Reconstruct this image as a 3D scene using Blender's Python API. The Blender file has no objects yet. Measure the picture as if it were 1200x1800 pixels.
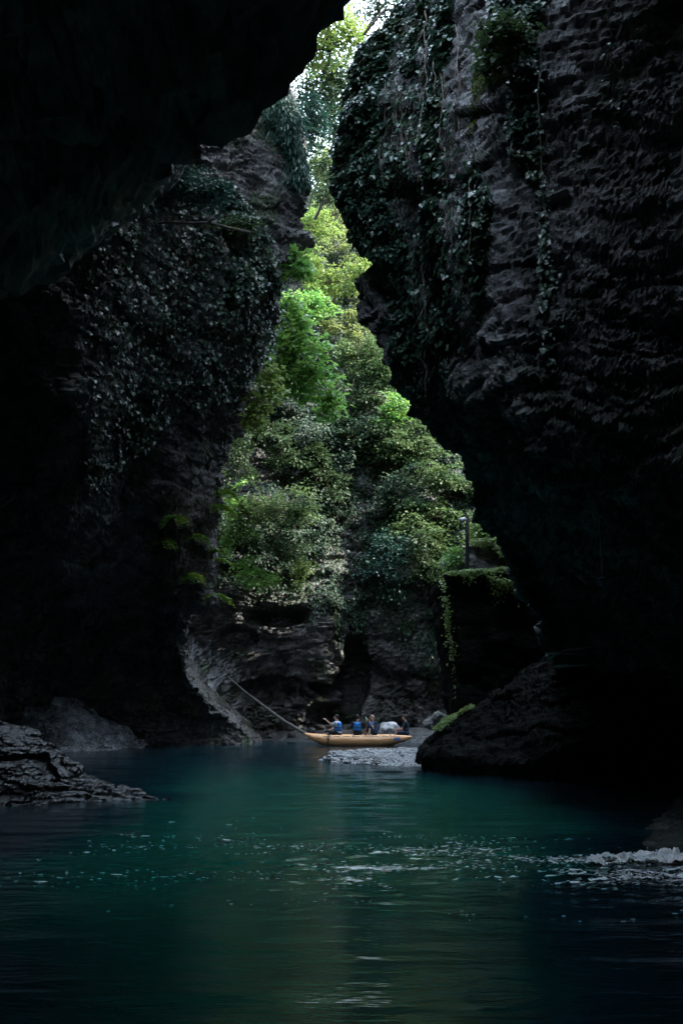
import bpy, bmesh, math, random
import numpy as np
from mathutils import Vector, Matrix

random.seed(7)
RNG = np.random.default_rng(11)
C = bpy.context.scene.collection
SC = bpy.context.scene

# ------------------------------------------------------------------ camera, sky, sun, exposure
CAM_H = 1.8
F = 1750.0                       # focal length in pixels of the 1200x1800 photograph
PITCH = math.atan((1234 - 900) / F)
cam_d = bpy.data.cameras.new('camera')
cam = bpy.data.objects.new('camera', cam_d)
C.objects.link(cam)
cam_d.sensor_fit = 'VERTICAL'
cam_d.sensor_height = 36.0
cam_d.lens = 36.0 * F / 1800.0
cam_d.clip_end = 500
cam_d.clip_start = 0.1
cam.location = (0, 0, CAM_H)
cam.rotation_euler = (math.pi / 2 + PITCH, 0, 0)
SC.camera = cam

SUN_EL, SUN_AZ = math.radians(50), math.radians(98)     # azimuth clockwise from +Y
w = bpy.data.worlds.new('World')
SC.world = w
w.use_nodes = True
nt = w.node_tree
nt.nodes.clear()
wo = nt.nodes.new('ShaderNodeOutputWorld')
bg = nt.nodes.new('ShaderNodeBackground')
sky = nt.nodes.new('ShaderNodeTexSky')
sky.sky_type = 'NISHITA'
sky.sun_disc = False
sky.sun_elevation = SUN_EL
sky.sun_rotation = SUN_AZ
sky.dust_density = 3.0
tc = nt.nodes.new('ShaderNodeTexCoord')
cl = nt.nodes.new('ShaderNodeTexNoise')
cl.inputs['Scale'].default_value = 2.2
cl.inputs['Detail'].default_value = 5
cr = nt.nodes.new('ShaderNodeMapRange')
cr.inputs['From Min'].default_value = 0.30
cr.inputs['From Max'].default_value = 0.55
cr.inputs['To Min'].default_value = 0.45
cr.inputs['To Max'].default_value = 0.95
mx = nt.nodes.new('ShaderNodeMix')
mx.data_type = 'RGBA'
mx.inputs[7].default_value = (6.8, 8.6, 10.6, 1)          # bright thin cloud
nt.links.new(tc.outputs['Generated'], cl.inputs['Vector'])
nt.links.new(cl.outputs['Fac'], cr.inputs['Value'])
nt.links.new(cr.outputs['Result'], mx.inputs[0])
nt.links.new(sky.outputs['Color'], mx.inputs[6])
nt.links.new(mx.outputs[2], bg.inputs['Color'])
bg.inputs['Strength'].default_value = 0.14
nt.links.new(bg.outputs['Background'], wo.inputs['Surface'])

sun_d = bpy.data.lights.new('sun', 'SUN')
sun_d.energy = 3.0
sun_d.angle = math.radians(1.0)
sun_d.color = (1.0, 0.95, 0.85)
sun = bpy.data.objects.new('sun', sun_d)
C.objects.link(sun)
sd = Vector((math.sin(SUN_AZ) * math.cos(SUN_EL), math.cos(SUN_AZ) * math.cos(SUN_EL), math.sin(SUN_EL)))
sun.rotation_euler = sd.to_track_quat('Z', 'Y').to_euler()
sun.location = (0, 0, 60)

SC.view_settings.view_transform = 'Standard'
SC.view_settings.look = 'None'
SC.view_settings.exposure = 2.6
SC.view_settings.gamma = 1.0
SC.view_settings.use_curve_mapping = False
SC.render.engine = 'CYCLES'
SC.cycles.use_denoising = True
SC.cycles.max_bounces = 6
SC.cycles.diffuse_bounces = 3
SC.cycles.glossy_bounces = 3
SC.cycles.transmission_bounces = 3
SC.cycles.sample_clamp_indirect = 4.0

# ------------------------------------------------------------------ helpers
CP, SP = math.cos(PITCH), math.sin(PITCH)

def P(px, py, Y):
    """photo pixel + distance along +Y -> world point"""
    dx, up = (px - 600) / F, (900 - py) / F
    y = CP - up * SP
    z = SP + up * CP
    t = Y / y
    return np.array((dx * t, Y, CAM_H + z * t))

def project(p):
    p = np.asarray(p, float)
    y = p[..., 1]
    z = p[..., 2] - CAM_H
    d = y * CP + z * SP
    d = np.where(np.abs(d) < 1e-6, 1e-6, d)
    up = (-y * SP + z * CP) / d
    return 600 + F * p[..., 0] / d, 900 - F * up, d

def W(px, Y):
    """point on the water surface under photo column px at distance Y"""
    d = Y * CP - CAM_H * SP
    return np.array(((px - 600) / F * d, Y, 0.0))

def hashf(ix, iy, iz, seed=0):
    h = (ix.astype(np.int64) * 374761393 + iy.astype(np.int64) * 668265263 + iz.astype(np.int64) * 2147483647 + seed * 974634777) & 0xffffffff
    h = ((h ^ (h >> 13)) * 1274126177) & 0xffffffff
    h = ((h ^ (h >> 16)) * 2246822519) & 0xffffffff
    h = h ^ (h >> 15)
    return (h & 0xffffff).astype(np.float32) / 16777215.0

def vnoise(p, seed=0):
    """value noise, range -1..1"""
    f = np.floor(p)
    t = (p - f).astype(np.float32)
    t = t * t * t * (t * (t * 6 - 15) + 10)
    i = f.astype(np.int64)
    r = 0
    for a in (0, 1):
        wx = t[..., 0] if a else 1 - t[..., 0]
        for b in (0, 1):
            wy = t[..., 1] if b else 1 - t[..., 1]
            for c in (0, 1):
                wz = t[..., 2] if c else 1 - t[..., 2]
                r = r + wx * wy * wz * hashf(i[..., 0] + a, i[..., 1] + b, i[..., 2] + c, seed)
    return r * 2 - 1

def fbm(p, octaves=4, seed=0, gain=0.5):
    r, a = 0, 1.0
    q = np.array(p, dtype=np.float64)
    for k in range(octaves):
        r = r + a * vnoise(q, seed + k * 17)
        q = q * 2.03 + 11.7
        a *= gain
    return r

def worley(p, seed=0):
    """returns F1, F2, random value of the nearest cell"""
    i = np.floor(p).astype(np.int64)
    n = p.shape[:-1]
    f1 = np.full(n, 9e9, np.float32)
    f2 = np.full(n, 9e9, np.float32)
    cid = np.zeros(n, np.float32)
    for a in (-1, 0, 1):
        for b in (-1, 0, 1):
            for c in (-1, 0, 1):
                jx, jy, jz = i[..., 0] + a, i[..., 1] + b, i[..., 2] + c
                hx = hashf(jx, jy, jz, seed + 1)
                hy = hashf(jx, jy, jz, seed + 2)
                hz = hashf(jx, jy, jz, seed + 3)
                d = (jx + hx - p[..., 0]) ** 2 + (jy + hy - p[..., 1]) ** 2 + (jz + hz - p[..., 2]) ** 2
                d = d.astype(np.float32)
                near = d < f1
                f2 = np.where(near, f1, np.minimum(f2, d))
                cid = np.where(near, hashf(jx, jy, jz, seed + 4), cid)
                f1 = np.where(near, d, f1)
    return np.sqrt(f1), np.sqrt(f2), cid

def unit(a): return a / (np.linalg.norm(a, axis=-1, keepdims=True) + 1e-9)

def sstep(a, b, x):
    t = np.clip((x - a) / (b - a), 0, 1)
    return t * t * (3 - 2 * t)

def mesh_np(name, verts, faces, smooth=True, corners=None):
    """faces: (N,k) array of indices"""
    me = bpy.data.meshes.new(name)
    verts = np.ascontiguousarray(verts, np.float32).reshape(-1, 3)
    faces = np.ascontiguousarray(faces, np.int32)
    n, k = faces.shape
    me.vertices.add(len(verts))
    me.vertices.foreach_set('co', verts.ravel())
    me.loops.add(n * k)
    me.loops.foreach_set('vertex_index', faces.ravel())
    me.polygons.add(n)
    me.polygons.foreach_set('loop_start', np.arange(n, dtype=np.int32) * k)
    me.polygons.foreach_set('loop_total', np.full(n, k, np.int32))
    me.polygons.foreach_set('use_smooth', np.full(n, smooth, bool))
    me.update(calc_edges=True)
    me.validate()
    return me

def link(name, me, mat=None, parent=None):
    o = bpy.data.objects.new(name, me)
    C.objects.link(o)
    if mat is not None and me is not None and not me.materials:
        me.materials.append(mat)
    if parent is not None:
        o.parent = parent
    return o

def tag(o, label=None, cat=None, group=None, kind=None):
    if label: o['label'] = label
    if cat: o['category'] = cat
    if group: o['group'] = group
    if kind: o['kind'] = kind
    return o

def empty(name, loc, label=None, cat=None, group=None):
    o = bpy.data.objects.new(name, None)
    C.objects.link(o)
    o.location = tuple(loc)
    o.empty_display_size = 0.2
    return tag(o, label, cat, group)

class MB:
    """collects tubes, ellipsoids and boxes into one mesh"""
    def __init__(s, off=(0, 0, 0)):
        s.v, s.f, s.off = [], [], np.array(off, float)
    def add(s, v, f):
        b = len(s.v)
        s.v.extend([tuple(np.asarray(q, float) - s.off) for q in v])
        s.f.extend([tuple(i + b for i in q) for q in f])
    def tube(s, pts, rad, seg=7, sq=(1, 1)):
        pts = [np.asarray(p, float) for p in pts]
        if np.isscalar(rad): rad = [rad] * len(pts)
        ring = []
        ref = np.array((0.13, 0.31, 0.94))
        for i, p in enumerate(pts):
            t = pts[min(i + 1, len(pts) - 1)] - pts[max(i - 1, 0)]
            t = t / (np.linalg.norm(t) + 1e-9)
            if abs(t @ ref) > 0.95: ref = np.array((0.9, 0.3, 0.1))
            a = np.cross(t, ref); a /= np.linalg.norm(a)
            b = np.cross(t, a)
            ring.append([p + rad[i] * (math.cos(k * 2 * math.pi / seg) * a * sq[0] + math.sin(k * 2 * math.pi / seg) * b * sq[1]) for k in range(seg)])
        v = [q for r in ring for q in r] + [pts[0], pts[-1]]
        f = []
        n = len(pts)
        for i in range(n - 1):
            for k in range(seg):
                k2 = (k + 1) % seg
                f.append((i * seg + k, i * seg + k2, (i + 1) * seg + k2, (i + 1) * seg + k))
        for k in range(seg):
            k2 = (k + 1) % seg
            f.append((k2, k, n * seg))
            f.append(((n - 1) * seg + k, (n - 1) * seg + k2, n * seg + 1))
        s.add(v, f)
    def ell(s, c, r, seg=12, rings=8, rot=None):
        c = np.asarray(c, float)
        v, f = [], []
        for i in range(rings + 1):
            th = math.pi * i / rings
            for k in range(seg):
                ph = 2 * math.pi * k / seg
                q = np.array((r[0] * math.sin(th) * math.cos(ph), r[1] * math.sin(th) * math.sin(ph), r[2] * math.cos(th)))
                if rot is not None: q = np.array(rot @ Vector(q))
                v.append(c + q)
        for i in range(rings):
            for k in range(seg):
                k2 = (k + 1) % seg
                f.append((i * seg + k, (i + 1) * seg + k, (i + 1) * seg + k2, i * seg + k2))
        s.add(v, f)
    def caps(s, a, b, ra, rb, seg=12):
        """tapered capsule with round ends"""
        a, b = np.asarray(a, float), np.asarray(b, float)
        t = (b - a) / (np.linalg.norm(b - a) + 1e-9)
        pts, rad = [], []
        for ang in (-85, -60, -30):
            A = math.radians(ang); pts.append(a + t * ra * math.sin(A)); rad.append(ra * math.cos(A))
        pts.append(a); rad.append(ra); pts.append(b); rad.append(rb)
        for ang in (30, 60, 85):
            A = math.radians(ang); pts.append(b + t * rb * math.sin(A)); rad.append(rb * math.cos(A))
        s.tube(pts, rad, seg)
    def box(s, lo, hi, bev=0.0):
        x0, y0, z0 = lo; x1, y1, z1 = hi
        b = bev
        if b <= 0:
            v = [(x0, y0, z0), (x1, y0, z0), (x1, y1, z0), (x0, y1, z0), (x0, y0, z1), (x1, y0, z1), (x1, y1, z1), (x0, y1, z1)]
            f = [(0, 3, 2, 1), (4, 5, 6, 7), (0, 1, 5, 4), (1, 2, 6, 5), (2, 3, 7, 6), (3, 0, 4, 7)]
            s.add(v, f)
        else:
            bm = bmesh.new()
            bmesh.ops.create_cube(bm, size=1)
            bmesh.ops.scale(bm, vec=(x1 - x0, y1 - y0, z1 - z0), verts=bm.verts)
            bmesh.ops.bevel(bm, geom=bm.edges[:], offset=b, segments=2, affect='EDGES')
            bmesh.ops.translate(bm, vec=((x0 + x1) / 2, (y0 + y1) / 2, (z0 + z1) / 2), verts=bm.verts)
            bm.verts.index_update()
            s.add([tuple(q.co) for q in bm.verts], [tuple(q.index for q in g.verts) for g in bm.faces])
            bm.free()
    def mesh(s, name, smooth=True):
        me = bpy.data.meshes.new(name)
        me.from_pydata(s.v, [], s.f)
        if smooth:
            me.polygons.foreach_set('use_smooth', np.ones(len(me.polygons), bool))
        me.update()
        return me
    def build(s, name, mat, parent=None, smooth=True):
        return link(name, s.mesh(name, smooth), mat, parent)

# ------------------------------------------------------------------ materials
def newmat(name):
    m = bpy.data.materials.new(name)
    m.use_nodes = True
    n = m.node_tree.nodes
    return m, n, m.node_tree.links, n['Principled BSDF']

def ramp(n, stops):
    r = n.new('ShaderNodeValToRGB')
    e = r.color_ramp.elements
    while len(e) > 1: e.remove(e[-1])
    e[0].position, e[0].color = stops[0][0], (*stops[0][1], 1)
    for p, c in stops[1:]:
        q = e.new(p); q.color = (*c, 1)
    return r

def rock_mat(name, dark, mid, light, rough=(0.45, 0.8), scale=1.0, bump=0.5, moss=0.0, spec=0.4):
    m, n, L, b = newmat(name)
    tc = n.new('ShaderNodeTexCoord')
    mp = n.new('ShaderNodeMapping'); mp.inputs['Scale'].default_value = (scale, scale, scale * 1.9)
    L.new(tc.outputs['Object'], mp.inputs['Vector'])
    n1 = n.new('ShaderNodeTexNoise'); n1.inputs['Scale'].default_value = 0.9; n1.inputs['Detail'].default_value = 9; n1.inputs['Roughness'].default_value = 0.65
    n2 = n.new('ShaderNodeTexNoise'); n2.inputs['Scale'].default_value = 7; n2.inputs['Detail'].default_value = 8; n2.inputs['Roughness'].default_value = 0.7
    for q in (n1, n2): L.new(mp.outputs['Vector'], q.inputs['Vector'])
    ad = n.new('ShaderNodeMath'); ad.operation = 'MULTIPLY_ADD'; ad.inputs[1].default_value = 0.5
    L.new(n2.outputs['Fac'], ad.inputs[0])
    ml = n.new('ShaderNodeMath'); ml.operation = 'MULTIPLY'; ml.inputs[1].default_value = 0.5
    L.new(n1.outputs['Fac'], ml.inputs[0]); L.new(ml.outputs[0], ad.inputs[2])
    r = ramp(n, [(0.36, dark), (0.48, mid), (0.60, light)])
    L.new(ad.outputs[0], r.inputs['Fac'])
    # vertical water stains
    mp2 = n.new('ShaderNodeMapping'); mp2.inputs['Scale'].default_value = (1.6, 1.6, 0.12)
    L.new(tc.outputs['Object'], mp2.inputs['Vector'])
    n3 = n.new('ShaderNodeTexNoise'); n3.inputs['Scale'].default_value = 1.0; n3.inputs['Detail'].default_value = 5
    L.new(mp2.outputs['Vector'], n3.inputs['Vector'])
    st = n.new('ShaderNodeMapRange'); st.inputs['From Min'].default_value = 0.38; st.inputs['From Max'].default_value = 0.62; st.inputs['To Min'].default_value = 0.45; st.inputs['To Max'].default_value = 1.0
    L.new(n3.outputs['Fac'], st.inputs['Value'])
    mu = n.new('ShaderNodeMix'); mu.data_type = 'RGBA'; mu.blend_type = 'MULTIPLY'; mu.inputs[0].default_value = 1
    L.new(r.outputs['Color'], mu.inputs[6]); L.new(st.outputs['Result'], mu.inputs[7])
    out = mu.outputs[2]
    if moss > 0:
        n4 = n.new('ShaderNodeTexNoise'); n4.inputs['Scale'].default_value = 0.7; n4.inputs['Detail'].default_value = 7
        L.new(tc.outputs['Object'], n4.inputs['Vector'])
        mr = n.new('ShaderNodeMapRange'); mr.inputs['From Min'].default_value = 0.52; mr.inputs['From Max'].default_value = 0.62; mr.inputs['To Max'].default_value = moss
        L.new(n4.outputs['Fac'], mr.inputs['Value'])
        mm = n.new('ShaderNodeMix'); mm.data_type = 'RGBA'; mm.inputs[7].default_value = (0.035, 0.055, 0.018, 1)
        L.new(mr.outputs['Result'], mm.inputs[0]); L.new(out, mm.inputs[6])
        out = mm.outputs[2]
    L.new(out, b.inputs['Base Color'])
    rr = n.new('ShaderNodeMapRange'); rr.inputs['From Min'].default_value = 0.3; rr.inputs['From Max'].default_value = 0.7
    rr.inputs['To Min'].default_value, rr.inputs['To Max'].default_value = rough
    L.new(n2.outputs['Fac'], rr.inputs['Value']); L.new(rr.outputs['Result'], b.inputs['Roughness'])
    b.inputs['Specular IOR Level'].default_value = spec
    vo = n.new('ShaderNodeTexVoronoi'); vo.inputs['Scale'].default_value = 3.2
    L.new(mp.outputs['Vector'], vo.inputs['Vector'])
    b2 = n.new('ShaderNodeBump'); b2.inputs['Strength'].default_value = bump * .6; b2.inputs['Distance'].default_value = 0.10
    L.new(vo.outputs['Distance'], b2.inputs['Height'])
    bp = n.new('ShaderNodeBump'); bp.inputs['Strength'].default_value = bump; bp.inputs['Distance'].default_value = 0.12
    L.new(b2.outputs['Normal'], bp.inputs['Normal'])
    L.new(ad.outputs[0], bp.inputs['Height']); L.new(bp.outputs['Normal'], b.inputs['Normal'])
    return m

def leaf_mat(name, cols, rough=0.42, trans=0.3, spec=0.5):
    m, n, L, b = newmat(name)
    g = n.new('ShaderNodeNewGeometry')
    oi = n.new('ShaderNodeObjectInfo')
    ad = n.new('ShaderNodeMath'); ad.operation = 'ADD'
    fr = n.new('ShaderNodeMath'); fr.operation = 'FRACT'
    tcl = n.new('ShaderNodeTexCoord')
    nz = n.new('ShaderNodeTexNoise'); nz.inputs['Scale'].default_value = 1.1; nz.inputs['Detail'].default_value = 3
    L.new(g.outputs['Position'], nz.inputs['Vector'])
    ma = n.new('ShaderNodeMath'); ma.operation = 'MULTIPLY_ADD'; ma.inputs[1].default_value = 0.4
    L.new(g.outputs['Random Per Island'], ma.inputs[0])
    sc_ = n.new('ShaderNodeMapRange'); sc_.inputs['From Min'].default_value = .36; sc_.inputs['From Max'].default_value = .64; sc_.inputs['To Max'].default_value = .6
    L.new(nz.outputs['Fac'], sc_.inputs['Value']); L.new(sc_.outputs['Result'], ma.inputs[2])
    mb_ = n.new('ShaderNodeMath'); mb_.operation = 'MULTIPLY'; mb_.inputs[1].default_value = .999
    L.new(ma.outputs[0], mb_.inputs[0])
    L.new(mb_.outputs[0], fr.inputs[0])
    k = len(cols)
    r = ramp(n, [(i / (k - 1), c) for i, c in enumerate(cols)])
    L.new(fr.outputs[0], r.inputs['Fac'])
    L.new(r.outputs['Color'], b.inputs['Base Color'])
    b.inputs['Roughness'].default_value = rough
    b.inputs['Specular IOR Level'].default_value = spec
    tr = n.new('ShaderNodeBsdfTranslucent')
    hs = n.new('ShaderNodeHueSaturation'); hs.inputs['Hue'].default_value = 0.485; hs.inputs['Value'].default_value = 1.5
    L.new(r.outputs['Color'], hs.inputs['Color']); L.new(hs.outputs['Color'], tr.inputs['Color'])
    mix = n.new('ShaderNodeMixShader'); mix.inputs[0].default_value = trans
    out = n['Material Output']
    L.new(b.outputs[0], mix.inputs[1]); L.new(tr.outputs[0], mix.inputs[2]); L.new(mix.outputs[0], out.inputs['Surface'])
    return m

def plain(name, col, rough=0.6, var=0.25, scale=8.0, spec=0.4, bump=0.0):
    m, n, L, b = newmat(name)
    tc = n.new('ShaderNodeTexCoord')
    t = n.new('ShaderNodeTexNoise'); t.inputs['Scale'].default_value = scale; t.inputs['Detail'].default_value = 6
    L.new(tc.outputs['Object'], t.inputs['Vector'])
    d = tuple(c * (1 - var) for c in col); l = tuple(min(1, c * (1 + var)) for c in col)
    r = ramp(n, [(0.3, d), (0.7, l)])
    L.new(t.outputs['Fac'], r.inputs['Fac']); L.new(r.outputs['Color'], b.inputs['Base Color'])
    b.inputs['Roughness'].default_value = rough
    b.inputs['Specular IOR Level'].default_value = spec
    if bump:
        bp = n.new('ShaderNodeBump'); bp.inputs['Strength'].default_value = bump; bp.inputs['Distance'].default_value = 0.02
        L.new(t.outputs['Fac'], bp.inputs['Height']); L.new(bp.outputs['Normal'], b.inputs['Normal'])
    return m

M = {}
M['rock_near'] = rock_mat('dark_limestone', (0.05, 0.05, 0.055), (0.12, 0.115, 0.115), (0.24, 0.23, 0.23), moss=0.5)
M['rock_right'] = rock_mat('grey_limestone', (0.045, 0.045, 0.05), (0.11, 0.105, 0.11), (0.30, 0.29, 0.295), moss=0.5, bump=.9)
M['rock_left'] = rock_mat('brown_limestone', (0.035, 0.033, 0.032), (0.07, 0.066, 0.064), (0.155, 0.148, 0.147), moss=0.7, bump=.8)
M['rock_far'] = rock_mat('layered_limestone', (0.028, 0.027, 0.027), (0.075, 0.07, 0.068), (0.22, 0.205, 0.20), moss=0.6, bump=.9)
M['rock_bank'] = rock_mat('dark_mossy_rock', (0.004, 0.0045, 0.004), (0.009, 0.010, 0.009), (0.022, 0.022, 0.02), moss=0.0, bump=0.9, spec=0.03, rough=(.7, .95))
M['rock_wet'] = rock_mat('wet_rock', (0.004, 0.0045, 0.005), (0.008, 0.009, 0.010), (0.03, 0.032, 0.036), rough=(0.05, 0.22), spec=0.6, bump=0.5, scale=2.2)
M['shore'] = rock_mat('dark_shingle', (0.015, 0.015, 0.016), (0.035, 0.035, 0.037), (0.10, 0.10, 0.103), rough=(0.2, 0.5), spec=0.6, scale=2.5, bump=0.8)
M['glint_rock'] = rock_mat('wet_rock_painted_glints', (0.03, 0.033, 0.037), (0.36, 0.38, 0.42), (0.80, 0.83, 0.88), rough=(0.10, 0.35), spec=1.0, bump=1.0, scale=1.8)  # wet rock with bluish sky glints painted in as pale patches
M['pebble'] = rock_mat('pale_pebbles', (0.18, 0.18, 0.19), (0.46, 0.46, 0.48), (0.72, 0.72, 0.75), rough=(0.15, 0.5), spec=0.8, scale=2.5, bump=0.2)
M['boulder'] = rock_mat('boulder_stone', (0.12, 0.12, 0.12), (0.25, 0.24, 0.23), (0.42, 0.40, 0.37), scale=2.0, bump=0.4)
M['bark'] = plain('bark', (0.06, 0.05, 0.04), 0.8, 0.4, 12, bump=0.6)
M['vine'] = plain('vine_wood', (0.13, 0.10, 0.085), 0.8, 0.35, 14)
M['log'] = plain('weathered_log', (0.10, 0.093, 0.085), 0.65, 0.35, 6, bump=0.5)
M['moss'] = leaf_mat('moss', [(0.05, 0.08, 0.012), (0.09, 0.12, 0.02), (0.06, 0.10, 0.02)], 0.8, 0.2, 0.1)
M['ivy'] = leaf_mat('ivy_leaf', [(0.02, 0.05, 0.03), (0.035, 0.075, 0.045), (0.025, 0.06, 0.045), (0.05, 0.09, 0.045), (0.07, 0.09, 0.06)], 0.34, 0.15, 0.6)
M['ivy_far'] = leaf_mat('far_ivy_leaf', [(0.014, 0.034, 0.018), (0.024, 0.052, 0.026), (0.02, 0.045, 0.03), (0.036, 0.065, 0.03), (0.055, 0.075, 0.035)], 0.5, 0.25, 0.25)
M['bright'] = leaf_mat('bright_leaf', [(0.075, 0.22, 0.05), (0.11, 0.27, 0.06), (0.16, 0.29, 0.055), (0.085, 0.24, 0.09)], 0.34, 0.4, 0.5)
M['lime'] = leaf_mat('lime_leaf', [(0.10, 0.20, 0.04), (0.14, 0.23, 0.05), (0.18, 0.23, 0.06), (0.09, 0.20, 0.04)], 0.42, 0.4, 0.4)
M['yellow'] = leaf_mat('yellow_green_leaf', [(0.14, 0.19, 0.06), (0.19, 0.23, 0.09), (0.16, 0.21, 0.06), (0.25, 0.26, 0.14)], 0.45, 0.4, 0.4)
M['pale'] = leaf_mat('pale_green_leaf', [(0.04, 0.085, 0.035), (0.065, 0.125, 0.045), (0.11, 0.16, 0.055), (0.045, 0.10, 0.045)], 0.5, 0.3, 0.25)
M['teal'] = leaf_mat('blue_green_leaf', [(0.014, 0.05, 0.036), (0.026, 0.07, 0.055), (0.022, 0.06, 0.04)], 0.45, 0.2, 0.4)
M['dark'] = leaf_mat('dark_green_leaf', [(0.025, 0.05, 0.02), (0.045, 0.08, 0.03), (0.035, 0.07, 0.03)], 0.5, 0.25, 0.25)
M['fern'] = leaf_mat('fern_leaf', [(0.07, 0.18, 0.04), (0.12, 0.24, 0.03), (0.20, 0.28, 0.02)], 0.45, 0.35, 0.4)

# ------------------------------------------------------------------ rock surfaces lofted through curves
def resample(pts, n):
    pts = np.asarray(pts, float)
    d = np.r_[0, np.cumsum(np.linalg.norm(np.diff(pts, axis=0), axis=1))]
    s = np.linspace(0, d[-1], n)
    return np.stack([np.interp(s, d, pts[:, k]) for k in range(3)], -1)

def loft(curves, nu, nv, tension=0.35, dens=None):
    K = len(curves)
    R = np.stack([resample(c, nv) for c in curves])              # K,nv,3
    d = np.linalg.norm(np.diff(R, axis=0), axis=2).mean(1)
    t = np.r_[0, np.cumsum(d)]
    if dens is None:
        u = np.linspace(0, t[-1], nu)
    else:
        acc = np.r_[0, np.cumsum(np.array(dens, float))]
        u = np.interp(np.linspace(0, acc[-1], nu), acc, t)
    i = np.clip(np.searchsorted(t, u, side='right') - 1, 0, K - 2)
    h = (t[i + 1] - t[i])
    x = ((u - t[i]) / h)[:, None, None]
    T = np.zeros_like(R)
    for k in range(K):
        a, b = max(k - 1, 0), min(k + 1, K - 1)
        T[k] = (R[b] - R[a]) / (t[b] - t[a]) * (1 - tension)
    h = h[:, None, None]
    x2, x3 = x * x, x * x * x
    return (2 * x3 - 3 * x2 + 1) * R[i] + (x3 - 2 * x2 + x) * h * T[i] + (-2 * x3 + 3 * x2) * R[i + 1] + (x3 - x2) * h * T[i + 1]

def grid_normals(G):
    du = np.gradient(G, axis=0); dv = np.gradient(G, axis=1)
    n = np.cross(du, dv)
    return n / (np.linalg.norm(n, axis=2, keepdims=True) + 1e-9)

def grid_faces(nu, nv):
    a = np.arange(nu * nv).reshape(nu, nv)
    return np.stack([a[:-1, :-1], a[1:, :-1], a[1:, 1:], a[:-1, 1:]], -1).reshape(-1, 4)

def smooth_grid(A, it):
    for _ in range(it):
        B = A.copy()
        B[1:-1] = (A[:-2] + 2 * A[1:-1] + A[2:]) / 4
        A = B.copy()
        A[:, 1:-1] = (B[:, :-2] + 2 * B[:, 1:-1] + B[:, 2:]) / 4
    return A

def rock_disp(p, seed, amp=1.0, cell=0.55, strata=0.5):
    """outward relief of bedded, fractured limestone in metres"""
    warp = 0.55 * fbm(p * 0.35, 2, seed + 50)
    s = (p[..., 2] + warp + 0.12 * p[..., 0]) / 0.62
    k = np.floor(s)
    fr = s - k
    lay = hashf(k, k * 0, k * 0, seed + 9) - 0.5
    lay2 = hashf(k + 1, k * 0, k * 0, seed + 9) - 0.5
    bed = lay + (lay2 - lay) * sstep(0.82, 1.0, fr)
    notch = -sstep(0.80, 0.95, fr) * (1 - sstep(0.95, 1.0, fr))
    strong = sstep(-0.3, 0.5, fbm(p * 0.22, 2, seed + 70))
    s2 = (p[..., 2] + warp * .8 + 0.05 * vnoise(p * 1.7, seed + 71)) / 0.21
    k2 = np.floor(s2)
    bed2 = (hashf(k2, k2 * 0, k2 * 0, seed + 72) - .5) * .13 - .07 * sstep(.78, .95, s2 - k2)
    q = p / np.array((cell, cell, cell * 0.42))
    q = q + 0.25 * np.stack([vnoise(p * 1.3, seed + 21), vnoise(p * 1.3, seed + 22), vnoise(p * 1.3, seed + 23)], -1)
    f1, f2, cid = worley(q, seed)
    blk = (cid - 0.5) * 0.17 - 0.05 * (1 - sstep(0.02, 0.14, f2 - f1))
    g1, g2, gid = worley((p + 0.3 * q * cell) / np.array((2.3, 2.3, 1.0)), seed + 31)
    big = (gid - 0.5) * 0.32 - 0.06 * (1 - sstep(0.0, 0.10, g2 - g1))
    h1, h2, hid = worley((p + 0.15 * q * cell) / np.array((.26, .26, .12)), seed + 61)
    blk = blk + (hid - 0.5) * 0.13 - 0.03 * (1 - sstep(0.02, 0.16, h2 - h1))
    d = 0.38 * fbm(p * 0.28, 3, seed) + 0.12 * fbm(p * 1.1, 3, seed + 5) + 0.05 * fbm(p * 4.5, 3, seed + 6)
    d = d + strata * (0.25 + .75 * strong) * (0.36 * bed + 0.16 * notch + .8 * bed2 * (.4 + .6 * sstep(-.2, .4, vnoise(p * .8, seed + 73)))) + blk * (0.5 + 0.7 * strong) + big
    return d * amp

CL = {}
def cliff(name, curves, nu, nv, mat, seed, amp=1.0, flip=False, cell=0.55, strata=0.8, extra=None, dens=None):
    G = loft(curves, nu, nv, dens=dens)
    N = grid_normals(smooth_grid(G, 6))
    if flip: N = -N
    d = rock_disp(G, seed, amp, cell, strata)
    if extra is not None: d = d + extra(G)
    H = G + N * d[..., None]
    F4 = grid_faces(nu, nv)
    if flip: F4 = F4[:, ::-1]
    o = link(name, mesh_np(name, H, F4, smooth=False), mat)
    tag(o, kind='structure')
    CL[name] = (H, N)
    px, py, dd = project(H)
    vis = (px > 300) & (px < 1000) & (py > 300) & (py < 1000) & (dd > 1) & (np.arange(nu)[:, None] > nu * .3)
    print('ORIENT', name, ((N * unit(np.array((0, 0, CAM_H)) - H)).sum(-1) * vis).sum() / max(1, vis.sum()))
    return o

def pc(rows):
    r = [P(*q) for q in rows]
    if rows[-1][1] > 1200: r[-1] = np.array((r[-1][0], r[-1][1], -1.5))
    return r

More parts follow.
